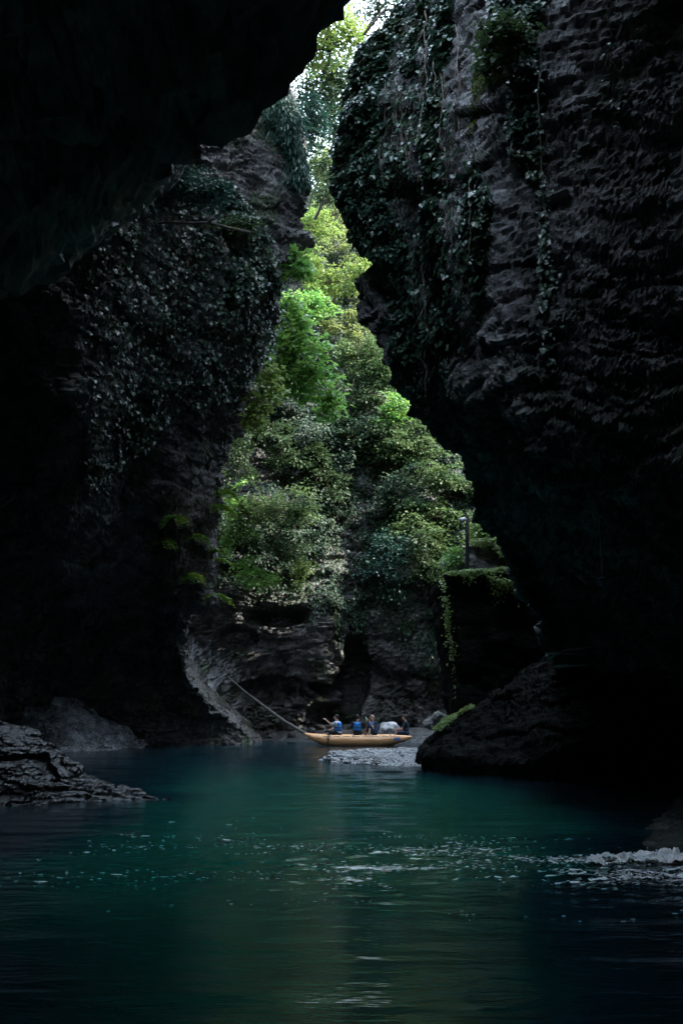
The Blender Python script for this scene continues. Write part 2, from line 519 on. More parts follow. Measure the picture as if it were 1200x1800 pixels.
# --- right wall: from hidden back side round the nose to the near side behind the camera
nose_r = [(870, -520, 22.5), (800, -260, 22), (765, -120, 21.5), (738, 10, 21), (700, 50, 21), (642, 95, 21), (628, 140, 21), (604, 235, 21), (586, 285, 21), (590, 320, 21),
          (612, 385, 21), (642, 425, 21), (672, 458, 21), (648, 484, 21), (641, 515, 21), (647, 562, 21), (665, 610, 21), (684, 652, 21),
          (706, 700, 21.2), (726, 732, 21.4), (754, 766, 21.6), (778, 795, 22), (806, 812, 22.4), (828, 862, 23), (842, 905, 23.5), (872, 932, 24),
          (897, 985, 24.5), (912, 1020, 25), (940, 1070, 26), (962, 1120, 27), (975, 1180, 28), (980, 1260, 28), (985, 1330, 28)]
def topped(rows, dx=2.5, z=40, dy=1.5):
    r = pc(rows)
    return [np.array((r[0][0] + dx, r[0][1] + dy, z))] + r  # unseen cliff top, raised and leaned to block sun and sky light
back_r1 = [(a + 130 + max(0, (b - 500)) * 0.10, b + 4, c + 4) for a, b, c in nose_r]
back_r2 = [(a + 420, b + 10, c + 11) for a, b, c in nose_r]
face_r1 = [(900, -520, 19.8), (835, -260, 19.2), (790, 0, 18.8), (740, 180, 18.8), (715, 300, 18.8), (735, 420, 18.8), (755, 500, 18.8), (765, 600, 18.8), (800, 700, 19), (838, 780, 19.4),
           (880, 830, 20.5), (905, 900, 22), (930, 960, 23.5), (970, 1040, 25.5), (1010, 1120, 27), (1040, 1200, 27.5), (1050, 1330, 27)]
face_r2 = [(960, -520, 17.6), (900, -260, 17), (870, 0, 16.6), (850, 200, 16.4), (855, 400, 16.4), (870, 600, 16.4), (905, 740, 16.6), (950, 830, 17), (985, 880, 18.5), (1010, 950, 20.5),
           (1040, 1020, 23), (1070, 1100, 24.5), (1090, 1200, 25), (1100, 1330, 24)]
face_r3 = [(1080, -520, 14.8), (1030, -260, 14.4), (1010, 0, 14), (1000, 200, 13.8), (1005, 400, 13.8), (1020, 600, 13.8), (1050, 760, 14), (1090, 860, 14.6), (1120, 940, 16.5), (1140, 1020, 18.5), (1160, 1120, 20), (1180, 1220, 20), (1190, 1340, 19.5)]
face_r4 = [(1300, -520, 12), (1250, -260, 11.5), (1220, 0, 11), (1190, 200, 10.8), (1190, 400, 10.8), (1200, 600, 10.8), (1220, 780, 11), (1250, 900, 11.8), (1290, 1000, 13), (1320, 1120, 14.5), (1330, 1250, 14.5), (1335, 1400, 14)]
def world_curve(x, y, zs, dx):
    return [np.array((x + d, y, z)) for z, d in zip(zs, dx)]
zs = [30, 16, 12, 8, 5, 2.5, 1, -1.5]
near_r1 = world_curve(6.6, 9.0, zs, [0.8, 0.0, -.2, 0, .3, 0.9, 1.3, 1.2])
near_r2 = world_curve(5.2, 2.0, zs, [0.8, 0.0, -.2, 0, .3, .7, 1.0, .8])
near_r3 = world_curve(5.6, -6.0, zs, [0.8, 0.0, -.2, 0, .3, .6, .8, .6])
near_r4 = world_curve(6.0, -18.0, zs, [0.8, 0.0, -.2, 0, .3, .6, .8, .6])
back_r3 = world_curve(9.0, 45.0, [36, 24, 16, 10, 6, 3, 1, -1.5], [1.5, 1, .5, 0, 0, .2, .4, .5])  # unseen wall placed to keep sun off the far cliff foot
back_r4 = world_curve(30.0, 47.0, [36, 24, 16, 10, 6, 3, 1, -1.5], [0] * 8)
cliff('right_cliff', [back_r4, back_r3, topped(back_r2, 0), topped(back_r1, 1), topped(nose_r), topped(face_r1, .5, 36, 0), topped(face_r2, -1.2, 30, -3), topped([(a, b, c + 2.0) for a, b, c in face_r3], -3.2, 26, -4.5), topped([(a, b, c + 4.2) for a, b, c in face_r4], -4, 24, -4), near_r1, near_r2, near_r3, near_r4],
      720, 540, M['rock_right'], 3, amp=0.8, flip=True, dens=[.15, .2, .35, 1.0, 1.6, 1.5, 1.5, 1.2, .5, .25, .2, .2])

# --- left wall: nose, deep recess below, then along the left side past the camera
nose_l = [(420, -300, 36), (440, -60, 36.5), (470, 60, 36), (502, 160, 35), (541, 240, 34.5), (546, 320, 34.5), (521, 356, 34.5), (523, 430, 35), (506, 446, 35), (500, 482, 35.5),
          (481, 540, 36), (465, 600, 36.5), (432, 690, 37), (420, 770, 38), (400, 850, 38), (380, 920, 38), (373, 1000, 38), (368, 1062, 38), (338, 1085, 39.5),
          (328, 1130, 40.5), (332, 1185, 41), (362, 1230, 42), (405, 1262, 43.5), (440, 1296, 45), (446, 1345, 45)]
back_l1 = [(a + float(np.interp(b, [1050, 1150, 1250], [-55, 0, 8])), b + 3, c + float(np.interp(b, [1050, 1150], [6, 3.5]))) for a, b, c in nose_l]
back_l2 = [(a + float(np.interp(b, [1050, 1150], [-190, 20])), b + 10, c + float(np.interp(b, [1050, 1150], [16, 9]))) for a, b, c in nose_l]
face_l1 = [(430, -330, 31), (440, -80, 33.5), (450, 100, 33.8), (455, 220, 33.2), (440, 330, 32.8), (435, 430, 32.8), (425, 520, 33), (400, 620, 33.6), (370, 720, 34.4), (345, 820, 35.4),
           (320, 920, 36), (310, 1000, 36.5), (315, 1060, 37.5), (310, 1120, 39.5), (318, 1180, 40.5), (335, 1240, 42), (370, 1290, 43.5), (375, 1345, 43.5)]
face_l2 = [(330, -330, 22), (320, -80, 26), (310, 150, 29.5), (305, 320, 30.6), (300, 450, 30.6), (290, 560, 30.8), (275, 680, 31.6), (255, 800, 33), (235, 920, 34.5), (230, 1000, 36), (245, 1060, 38),
           (260, 1120, 40), (270, 1200, 42), (290, 1280, 43), (300, 1345, 43)]
face_l3 = [(160, -330, 17), (140, -80, 21), (150, 150, 25), (150, 380, 27.2), (140, 560, 27.4), (125, 720, 28), (115, 860, 29.5), (115, 980, 32), (130, 1080, 36), (150, 1180, 40), (180, 1270, 42), (190, 1345, 42)]  # hidden top rows pulled forward to shade the wall below
face_l4 = [(-60, -330, 15), (-60, -80, 18), (-40, 200, 21), (-30, 450, 25.5), (-40, 650, 27.5), (-60, 820, 28.5), (-70, 960, 30), (-60, 1060, 32), (-40, 1170, 34), (-20, 1260, 37), (-10, 1350, 37)]
zl = [24, 16, 12, 8, 5, 2.5, 1, -1.5]
near_l1 = world_curve(-11.0, 17.0, zl, [1.2, .8, .5, 0, -.8, -1.2, -.6, -.4])
near_l2 = world_curve(-8.5, 7.0, zl, [1.2, .8, .5, 0, -.8, -1.2, -.6, -.4])
near_l3 = world_curve(-8.0, -4.0, zl, [1.2, .8, .5, 0, -.8, -1.2, -.6, -.4])
near_l4 = world_curve(-8.0, -18.0, zl, [1.2, .8, .5, 0, -.8, -1.2, -.6, -.4])
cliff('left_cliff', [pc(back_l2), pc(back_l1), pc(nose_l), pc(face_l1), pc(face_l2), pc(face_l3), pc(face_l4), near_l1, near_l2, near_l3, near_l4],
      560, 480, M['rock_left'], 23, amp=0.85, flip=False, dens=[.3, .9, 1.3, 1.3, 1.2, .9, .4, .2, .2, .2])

# --- overhanging roof on the near left, plus unseen arch added to block sky light
edge = [(-700, 760, 13.5), (-400, 640, 13), (-150, 560, 12.6), (0, 498, 12.3), (70, 445, 12.2), (135, 398, 12.1), (195, 372, 12), (240, 322, 12), (292, 288, 12), (322, 266, 12), (378, 240, 12), (430, 212, 12),
        (465, 186, 12), (502, 166, 12), (534, 138, 12), (546, 108, 12), (562, 66, 12), (600, 30, 12), (617, 2, 12), (650, -80, 11.6), (720, -260, 8.8), (800, -380, 9.0), (880, -300, 13.2), (1000, -220, 15.8), (1250, -160, 17), (1600, -160, 17)]
ov = []
for e in edge:
    p = P(*e)
    k = float(np.interp(e[0], [60, 380], [1.8, 1.0]))
    if e[0] <= 350:
        up_ = [p + np.array((-0.6, 8.5 * k, 17)), p + np.array((-0.3, 6.6 * k, 8)), p + np.array((0, 2.4 * k, 2.6))]  # hidden upper side stretched back to shade the left wall
    else:                                            # thin arch towards the right, added out of view to shade the near walls
        up_ = [np.array((p[0] * .8, -12.0, p[2] + 2)), p + np.array((0, -4.0, 2.6)), p + np.array((0, -0.5, 1.4))]
    ov.append(up_ + [p, p + np.array((0, -1.6, 0.15)), np.array((p[0] * 0.9, min(4.0, p[1] - 3), p[2] * 0.92 + .8)),
               np.array((p[0] * 0.8, -3.0, p[2] * 0.85 + .6)), np.array((p[0] * 0.8, -13.0, p[2] * 0.6)), np.array((p[0] * 0.8, -17.0, -1.5))])
cliff('overhang', ov, 330, 300, M['rock_near'], 41, amp=0.55, flip=False)

# --- far cliff: sheer bedded rock at the foot, planted slope above
def far_curve(px, lean, y0=52.0, bulge=0.0):
    return pc([(px, 1345, y0), (px, 1290, y0), (px, 1230, y0 + 0.8 - bulge), (px, 1150, y0 - 0.4 - bulge), (px, 1060, y0 - 0.2 - bulge), (px, 960, y0 + 0.8), (px, 860, y0 + 1.6 + lean), (px, 740, y0 + 2.6 + 2.2 * lean),
               (px, 620, y0 + 4 + 4.0 * lean), (px, 480, y0 + 5.5 + 6 * lean), (px, 340, y0 + 7 + 9 * lean)])
def caves(G):
    px, py, _ = project(G)
    def hole(cx, cy, rx, ry, dep):
        e = ((px - cx) / rx) ** 2 + ((py - cy) / ry) ** 2 + 0.35 * fbm(G * .9, 2, 640)
        return -dep * (1 - sstep(.55, 1.1, e))
    return hole(624, 1180, 27, 72, 2.0) + hole(480, 1082, 62, 20, 1.8) + hole(500, 1215, 95, 22, 1.5) + hole(585, 1255, 50, 22, 1.2) + hole(418, 1120, 40, 22, 1.0)
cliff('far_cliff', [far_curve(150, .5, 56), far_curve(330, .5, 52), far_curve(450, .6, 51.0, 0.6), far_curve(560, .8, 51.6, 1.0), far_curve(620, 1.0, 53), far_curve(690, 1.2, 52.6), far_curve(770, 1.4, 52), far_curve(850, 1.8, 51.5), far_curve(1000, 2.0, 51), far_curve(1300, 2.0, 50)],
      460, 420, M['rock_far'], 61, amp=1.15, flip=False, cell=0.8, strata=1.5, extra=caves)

# --- bank on the right, sloping shelf of rock below the hollow
def terrain(name, x0, x1, y0, y1, nx, ny, fn, mat, seed, amp=0.25, cell=0.5, an=(1, 1, 1)):
    X, Y = np.meshgrid(np.linspace(x0, x1, nx), np.linspace(y0, y1, ny), indexing='ij')
    Z = fn(X, Y)
    G = np.stack([X, Y, Z], -1)
    d = rock_disp(G * np.array(an), seed, amp, cell, 0.7)
    n_ = grid_normals(smooth_grid(G, 4))
    G = G + n_ * d[..., None]
    o = link(name, mesh_np(name, G, grid_faces(nx, ny), smooth=False), mat)
    tag(o, kind='structure')
    CL[name] = (G, grid_normals(smooth_grid(G, 12)))
    return o

def interp_line(X, pts):
    pts = sorted(pts)
    return np.interp(X, [p[0] for p in pts], [p[1] for p in pts])

def bank_fn(X, Y):
    # waterline runs from (2.05,27.5) at its nose round to the camera side along x
    front = np.interp(X, [1.9, 2.2, 2.8, 4.0, 6.0, 8.0, 14], [31.5, 27.6, 25.8, 24.6, 22.0, 19.0, 16.0])
    left = np.interp(Y, [24, 27, 30, 33, 37, 41, 45], [2.6, 2.15, 2.1, 3.1, 3.9, 4.9, 6.5])
    a = np.clip((Y - front) / 5.5, -1, 1.6)
    b = np.clip((X - left) / 2.6, -1, 1.6)
    h = np.minimum(a, b)
    return np.where(h > 0, 0.15 + 2.3 * np.sqrt(np.clip(h, 0, None)) * 0.75 + 0.35 * np.clip(X - 4, 0, 5), h * 1.5)
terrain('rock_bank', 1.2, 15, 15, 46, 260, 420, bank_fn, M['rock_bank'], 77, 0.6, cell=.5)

# --- left foreground spit and the wet slope behind it
def spit_fn(X, Y):
    cx = np.interp(X, [-13, -9, -6.6, -5, -4, -3.2, -2.6], [2.6, 2.0, 1.35, .62, .32, 0.16, -0.4])
    mid = np.interp(X, [-13, -6.6, -4.5, -3.2], [21.5, 20.8, 20.0, 19.4])
    wid = np.interp(X, [-13, -6.6, -4.5, -3.0], [4.5, 3.2, 1.5, .5])
    e = (Y - mid) / wid
    return cx - 1.25 * np.abs(e) ** 1.6 * (0.35 + cx * .55) - 0.12
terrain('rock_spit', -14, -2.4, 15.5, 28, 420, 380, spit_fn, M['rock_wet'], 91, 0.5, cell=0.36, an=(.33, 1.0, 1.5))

def slope_fn(X, Y):
    # a tongue of wet rock running down towards the water, highest at its back left
    foot = np.interp(X, [-18, -12, -10.2, -9.0, -8.2], [36.0, 36.6, 37.2, 38.6, 41.0])
    top = np.interp(X, [-18, -12.4, -11.2, -10.0, -8.6], [3.2, 3.4, 3.0, 1.4, 0.3])
    return top * sstep(0, 4.2, Y - foot) - 0.3 * (Y < foot) - .05
terrain('wet_ledge', -18, -8.0, 35, 44, 300, 280, slope_fn, M['glint_rock'], 95, 0.6, cell=0.4, an=(1.2, .6, .6))

# --- gravel bar
def bar_fn(X, Y):
    # plan: tongue from (−0.5,30) widening to the bank
    c = np.interp(X, [-1.2, -0.5, 1.0, 2.6, 3.5], [31.5, 32.2, 33.0, 34, 34])
    wd = np.interp(X, [-1.2, -0.5, .4, 1.5, 2.6, 3.5], [.2, 1.0, 2.6, 4.6, 5.8, 6.2])
    e = np.abs(Y - c) / wd
    return np.maximum(0.24 - 0.34 * e ** 1.5 - np.clip(-0.25 - X, 0, 1) * .75, -0.4)
GX, GY = np.meshgrid(np.linspace(-1.6, 4.2, 130), np.linspace(25.5, 42.0, 200), indexing='ij')
GZ = bar_fn(GX, GY) + 0.05 * fbm(np.stack([GX, GY, GX * 0], -1) * 2.0, 3, 5)
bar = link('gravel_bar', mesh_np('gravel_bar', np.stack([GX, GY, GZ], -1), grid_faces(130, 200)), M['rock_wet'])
tag(bar, kind='structure')

def rock_mesh(name, seed, sub=2, squash=(1, 1, 1), rough=0.25):
    bm = bmesh.new()
    bmesh.ops.create_icosphere(bm, subdivisions=sub, radius=1)
    v = np.array([q.co for q in bm.verts])
    d = 1 + rough * fbm(v * 1.2, 2, seed) + rough * 0.4 * fbm(v * 3.1, 2, seed + 3)
    f1, f2, cid = worley(v * 1.3, seed)
    d += rough * 0.5 * (cid - 0.5)
    for q, k in zip(bm.verts, d): q.co = Vector((q.co.x * k * squash[0], q.co.y * k * squash[1], q.co.z * k * squash[2]))
    me = bpy.data.meshes.new(name)
    bm.to_mesh(me); bm.free()
    me.polygons.foreach_set('use_smooth', np.ones(len(me.polygons), bool))
    return me

stone_meshes = [rock_mesh('stone', 200 + k, 1, (1, .8, .55), 0.3) for k in range(6)]
for me in stone_meshes: me.materials.append(M['pebble'])
n_st = 0
pebv, pebf = [], []
base_stone = [(np.array([v.co for v in me.vertices]), np.array([p.vertices for p in me.polygons])) for me in stone_meshes]
tot = 0
for k in range(9000):
    x, y = RNG.uniform(-1.1, 3.4), RNG.uniform(26.5, 41)
    z = float(bar_fn(np.array(x), np.array(y)))
    if z < -0.03: continue
    s = RNG.uniform(0.035, 0.085)
    bigstone = n_st < 280 and y < 34 and RNG.random() < 0.16
    R = Matrix.Rotation(RNG.uniform(0, 6.28), 3, 'Z') @ Matrix.Rotation(RNG.uniform(-.4, .4), 3, 'X')
    j = int(RNG.integers(0, 6))
    if bigstone:
        s = RNG.uniform(0.08, 0.15) * (1.9 if RNG.random() < .1 else 1)
        o = link('stone', stone_meshes[j], None, bar)
        o.location = (x, y, z + 0.02)
        o.rotation_euler = R.to_euler(); o.scale = (s, s, s * RNG.uniform(.6, 1))
        n_st += 1
    else:
        v, f = base_stone[j]
        pebv.append((v * s) @ np.array(R).T + np.array((x, y, z + 0.015)))
        pebf.append(f + tot); tot += len(v)
o = link('pebbles', mesh_np('pebbles', np.concatenate(pebv), np.concatenate(pebf)), M['pebble'], bar)
tag(o, kind='stuff')

# --- river
m, n, L, b = newmat('river_water')
at = n.new('ShaderNodeAttribute'); at.attribute_name = 'depth'  # channel depth plus painted wall shade, drives the water colour
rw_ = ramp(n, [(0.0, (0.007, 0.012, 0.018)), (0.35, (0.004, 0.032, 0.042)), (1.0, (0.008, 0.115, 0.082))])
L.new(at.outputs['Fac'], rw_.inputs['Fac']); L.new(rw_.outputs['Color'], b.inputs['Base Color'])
b.inputs['Roughness'].default_value = 0.07
b.inputs['IOR'].default_value = 1.33
tcw = n.new('ShaderNodeTexCoord')
mpw = n.new('ShaderNodeMapping'); mpw.inputs['Scale'].default_value = (2.2, 6.0, 1)
L.new(tcw.outputs['Object'], mpw.inputs['Vector'])
nw = n.new('ShaderNodeTexNoise'); nw.inputs['Scale'].default_value = 2.2; nw.inputs['Detail'].default_value = 4
L.new(mpw.outputs['Vector'], nw.inputs['Vector'])
bw = n.new('ShaderNodeBump'); bw.inputs['Strength'].default_value = 0.22; bw.inputs['Distance'].default_value = 0.05
L.new(nw.outputs['Fac'], bw.inputs['Height']); L.new(bw.outputs['Normal'], b.inputs['Normal'])
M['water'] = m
xs = np.concatenate([np.linspace(-40, -9, 20, endpoint=False), np.linspace(-9, 9, 300), np.linspace(9, 40, 21)[1:]])
ys = np.concatenate([np.linspace(-20, 3, 20, endpoint=False), np.geomspace(3, 24, 430, endpoint=False), np.geomspace(24, 70, 120)])
WX, WY = np.meshgrid(xs, ys, indexing='ij')
p3 = np.stack([WX, WY, WX * 0], -1)

def chop_mask(X, Y):
    """standing waves: a tail of rough water drifting left from the rapid"""
    c = np.interp(X, [-6, -3, 0, 2, 4.5], [12.6, 12.2, 11.9, 11.6, 11.3])
    wd = np.interp(X, [-6, -3, 0, 2, 4.5], [1.6, 1.9, 2.1, 1.6, 1.2])
    a = np.interp(X, [-7, -4, -1, 1.5, 4], [0, .35, .8, 1, 1.1])
    return a * np.exp(-((Y - c) / wd) ** 2)
def wave_z(X, Y):
    q = np.stack([X, Y, X * 0], -1)
    near = sstep(60, 20, Y)
    z = 0.016 * vnoise(q * np.array((0.9, 2.2, 1)), 1) + 0.007 * vnoise(q * np.array((2.2, 6.0, 1)) + 3, 2) * near
    ch = chop_mask(X, Y)
    return z + ch * (0.020 * np.abs(vnoise(q * np.array((1.6, 3.4, 1)), 4)) + 0.016 * vnoise(q * np.array((5, 10, 1)), 5) + 0.014 * vnoise(q * np.array((12, 22, 1)), 6))
z = wave_z(WX, WY)
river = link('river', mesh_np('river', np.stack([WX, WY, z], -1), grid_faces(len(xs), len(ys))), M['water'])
tag(river, kind='structure')
# deep green middle, dark shallows; wall shade also painted in at banks and raft
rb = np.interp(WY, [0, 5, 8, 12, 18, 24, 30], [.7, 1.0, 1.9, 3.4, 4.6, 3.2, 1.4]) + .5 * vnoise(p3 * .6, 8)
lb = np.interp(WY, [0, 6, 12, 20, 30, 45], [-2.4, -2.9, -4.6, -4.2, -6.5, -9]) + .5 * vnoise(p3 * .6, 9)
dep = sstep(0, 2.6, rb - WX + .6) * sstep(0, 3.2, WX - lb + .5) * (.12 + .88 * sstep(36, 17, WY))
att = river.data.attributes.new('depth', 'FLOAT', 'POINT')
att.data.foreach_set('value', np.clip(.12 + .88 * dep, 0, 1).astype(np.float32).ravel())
bed = link('riverbed', mesh_np('riverbed', [(-45, -22, -2.0), (45, -22, -2.0), (45, 72, -2.0), (-45, 72, -2.0)], np.array([[0, 1, 2, 3]])), M['rock_near'])
tag(bed, kind='structure')

# ------------------------------------------------------------------ leaves
SHAPES = {
    'oval': (np.array([(0, 0, 0), (.34, .42, .10), (0, 1, -.05), (-.34, .42, .10)]), np.array([(0, 1, 2), (0, 2, 3)])),
    'heart': (np.array([(0, .05, 0), (.40, -.06, .05), (.52, .34, .10), (0, 1, -.10), (-.52, .34, .10), (-.40, -.06, .05)]), np.array([(0, 1, 2), (0, 2, 3), (0, 3, 4), (0, 4, 5)])),
    'lobed': (np.array([(0, 0, 0), (.50, .05, .06), (.62, .55, .05), (.26, .55, .04), (0, 1.05, -.12), (-.26, .55, .04), (-.62, .55, .05), (-.50, .05, .06)]),
              np.array([(0, 1, 2), (0, 2, 3), (0, 3, 4), (0, 4, 5), (0, 5, 6), (0, 6, 7)])),
    'needle': (np.array([(0, 0, 0), (.09, .4, .02), (0, 1, -.03), (-.09, .4, .02)]), np.array([(0, 1, 2), (0, 2, 3)])),
}

def leaf_frames(nrm, tip):
    n_ = unit(nrm)
    t_ = unit(tip - (tip * n_).sum(-1, keepdims=True) * n_)
    s_ = np.cross(t_, n_)
    return s_, t_, n_

def leaves(name, pos, nrm, tip, size, shape, mat, parent=None, off=(0, 0, 0)):
    sv, sf = SHAPES[shape]
    s_, t_, n_ = leaf_frames(nrm, tip)
    N, k = len(pos), len(sv)
    sz = np.asarray(size)[:, None, None]
    V = pos[:, None, :] + sz * (sv[None, :, 0:1] * s_[:, None, :] + sv[None, :, 1:2] * t_[:, None, :] + sv[None, :, 2:3] * n_[:, None, :])
    V = V - np.asarray(off, float)
    Fc = (sf[None] + (np.arange(N) * k)[:, None, None]).reshape(-1, 3)
    return link(name, mesh_np(name, V.reshape(-1, 3), Fc, smooth=False), mat, parent)

LEAF_ME = {}
def leaf_objects(pos, nrm, tip, size, shape, mat, parent, off):
    """individually built leaves sharing one mesh"""
    key = (shape, mat.name)
    if key not in LEAF_ME:
        sv, sf = SHAPES[shape]
        LEAF_ME[key] = mesh_np('leaf', sv, sf, smooth=False)
        LEAF_ME[key].materials.append(mat)
    s_, t_, n_ = leaf_frames(nrm, tip)
    for i in range(len(pos)):
        o = bpy.data.objects.new('leaf', LEAF_ME[key])
        C.objects.link(o)
        o.parent = parent
        R = Matrix((tuple(s_[i]), tuple(t_[i]), tuple(n_[i]))).transposed().to_4x4()
        o.matrix_local = Matrix.Translation(Vector(pos[i] - np.asarray(off, float))) @ R @ Matrix.Scale(float(size[i]), 4)

def in_poly(px, py, poly):
    r = np.zeros(px.shape, bool)
    k = len(poly)
    for i in range(k):
        x1, y1 = poly[i]; x2, y2 = poly[(i + 1) % k]
        c = ((y1 > py) != (y2 > py)) & (px < (x2 - x1) * (py - y1) / (y2 - y1 + 1e-9) + x1)
        r ^= c
    return r

def sample_cliff(name, n, weight):
    """random points on a cliff; weight(pos, px, py) per face"""
    H, N = CL[name]
    c = (H[:-1, :-1] + H[1:, :-1] + H[1:, 1:] + H[:-1, 1:]) / 4
    nn = unit(N[:-1, :-1] + N[1:, 1:])
    ar = np.linalg.norm(np.cross(H[1:, :-1] - H[:-1, :-1], H[:-1, 1:] - H[:-1, :-1]), axis=-1)
    px, py, d = project(c)
    view = unit(np.array((0, 0, CAM_H)) - c)
    wgt = ar * weight(c, px, py, nn) * (d > 1) * ((nn * view).sum(-1) > -0.05)
    wf = wgt.ravel()
    if wf.sum() <= 0: return np.zeros((0, 3)), np.zeros((0, 3))
    idx = RNG.choice(wf.size, n, p=wf / wf.sum())
    a, b_ = np.unravel_index(idx, wgt.shape)
    u, v = RNG.random(n)[:, None], RNG.random(n)[:, None]
    p = H[a, b_] * (1 - u) * (1 - v) + H[a + 1, b_] * u * (1 - v) + H[a + 1, b_ + 1] * u * v + H[a, b_ + 1] * (1 - u) * v
    return p, nn[a, b_]

DOWN = np.array((0, 0, -1.0))
UP = np.array((0, 0, 1.0))
def jit(n, s): return RNG.normal(0, s, (n, 3))

# ------------------------------------------------------------------ more setting: shore behind the raft, shelf on the right, stepped pillar
def shore_fn(X, Y):
    w_ = np.interp(X, [-4.5, -2, 2, 5.5], [49.5, 47.4, 46.6, 45.5])
    return np.clip((Y - w_) * 0.2, -0.5, 0.42) + 0.05 * fbm(np.stack([X, Y, X * 0], -1) * 2.2, 3, 8)
terrain('far_shore', -5.5, 6.5, 44.5, 54, 150, 110, shore_fn, M['shore'], 101, 0.22, cell=0.35)

def shelf_fn(X, Y):
    l_ = np.interp(Y, [11, 12.4, 14, 16, 18.5], [5.2, 4.35, 4.15, 4.7, 6.0])
    return np.clip((X - l_) * 0.32, -0.4, 0.9) - 0.02
terrain('rock_shelf', 3.6, 8.5, 10.8, 19, 150, 200, shelf_fn, M['rock_wet'], 105, 0.24, cell=0.3)

def block(name, lo, hi, mat, seed, amp, slant=0.0, n=60, parent=None):
    """a rough block of rock: five dense faces, displaced"""
    bm = bmesh.new()
    bmesh.ops.create_cube(bm, size=2)
    bmesh.ops.subdivide_edges(bm, edges=bm.edges[:], cuts=n, use_grid_fill=True)
    lo, hi = np.array(lo, float), np.array(hi, float)
    v = np.array([q.co for q in bm.verts])
    r = np.linalg.norm(v / np.abs(v).max(1, keepdims=True), axis=1)
    nn = unit(v ** 5)
    w_ = lo + (v + 1) / 2 * (hi - lo)
    w_[:, 0] += slant * (1 - (v[:, 2] + 1) / 2) * (1 - (v[:, 0] + 1) / 2)
    d = rock_disp(w_, seed, amp, 0.45, 0.8)
    w_ = w_ + nn * d[:, None]
    for q, k in zip(bm.verts, w_): q.co = Vector(k)
    me = bpy.data.meshes.new(name)
    bm.to_mesh(me); bm.free()
    me.polygons.foreach_set('use_smooth', np.ones(len(me.polygons), bool))
    return link(name, me, mat, parent)
p0 = P(779, 1010, 33.5); p1 = P(975, 1010, 33.5)
pil = block('rock_pillar', (p0[0], 33.4, -0.8), (p1[0] + 5, 38.5, p0[2]), M['rock_bank'], 121, 0.6, slant=0.65)
tag(pil, kind='structure')
p2 = P(797, 958, 36); p3 = P(900, 958, 36)
pil2 = block('rock_step', (p2[0], 35.8, p0[2] - 1.0), (p3[0] + 1, 40, p2[2]), M['rock_near'], 125, 0.35)
tag(pil2, kind='structure')

# ------------------------------------------------------------------ ivy and ground cover on the rock
def strand(c, fx, fz, seed, lo, hi):
    return sstep(lo, hi, vnoise(np.stack([(c[..., 0] - c[..., 1] * 0.6) * fx, c[..., 1] * 0 , c[..., 2] * fz], -1), seed) + 0.35 * fbm(c * 0.9, 3, seed + 3))

def ivy_dir(nn, n, out=0.25, up=0.55, j=0.35):
    nrm = unit(nn + UP * up + jit(n, j))
    tip = unit(DOWN + nn * out + jit(n, 0.4))
    return nrm, tip

# ivy curtain on the right cliff
ivy_main = [(742, -20), (690, 45), (640, 95), (600, 230), (582, 300), (640, 430), (690, 470), (700, 640), (760, 720), (815, 680), (850, 560), (865, 330), (815, 250), (800, 120), (800, -20)]
ivy_thin = [(860, -20), (840, 90), (880, 250), (950, 330), (960, 620), (1000, 720), (1010, 300), (1040, 120), (1040, -20)]
bald = [(790, 90), (830, 60), (830, 110), (810, 180), (790, 210), (775, 150)]
def w_right(c, px, py, nn):
    a = in_poly(px, py, ivy_main) * (0.05 + strand(c, 1.9, 0.05, 301, -0.15, 0.3)) * np.interp(py, [0, 420, 580, 720], [1, 1, .75, .25])
    b_ = in_poly(px, py, ivy_thin) * 0.9 * strand(c, 1.7, 0.06, 305, 0.10, 0.45)
    a = np.where(in_poly(px, py, bald), a * 0.1, a)
    return (a + b_) * (c[..., 1] < 23)
n = 34000
p, nn = sample_cliff('right_cliff', n, w_right)
p = p + nn * RNG.uniform(0.02, 0.22, (n, 1))
nrm, tip = ivy_dir(nn, n)
sz = RNG.uniform(0.075, 0.15, n)
base = P(760, 600, 20)
ivy = empty('ivy', base, 'dark glossy ivy hanging in long strands down the right cliff', 'ivy')
order = np.argsort(p[:, 1] - sz * 18)
bi, si = order[:300], order[300:]
leaf_objects(p[bi], nrm[bi], tip[bi], sz[bi] * 1.1, 'heart', M['ivy'], ivy, base)
tag(leaves('leaves', p[si], nrm[si], tip[si], sz[si], 'heart', M['ivy'], ivy, base), kind='stuff')
stems = MB(base)
H, N = CL['right_cliff']
pxg, pyg, _ = project(H)
def cliff_at(name, px, py):
    Hc, Nc = CL[name]
    a, b_, d = project(Hc)
    e = (a - px) ** 2 + (b_ - py) ** 2 + (d < 1) * 1e9
    i = np.unravel_index(np.argmin(e + d * 0.5), e.shape)
    return Hc[i], Nc[i]
for k in range(34):
    sx = RNG.uniform(620, 850); y0 = RNG.uniform(20, 330); y1 = y0 + RNG.uniform(90, 300)
    pts = []
    x = sx
    for yy in np.arange(y0, y1, 22):
        q, qn = cliff_at('right_cliff', x, yy)
        pts.append(q + qn * 0.12)
        x += RNG.normal(0, 4)
    if len(pts) > 2: stems.tube(pts, 0.011, 4)
tag(stems.build('stems', M['vine'], ivy), kind='stuff')

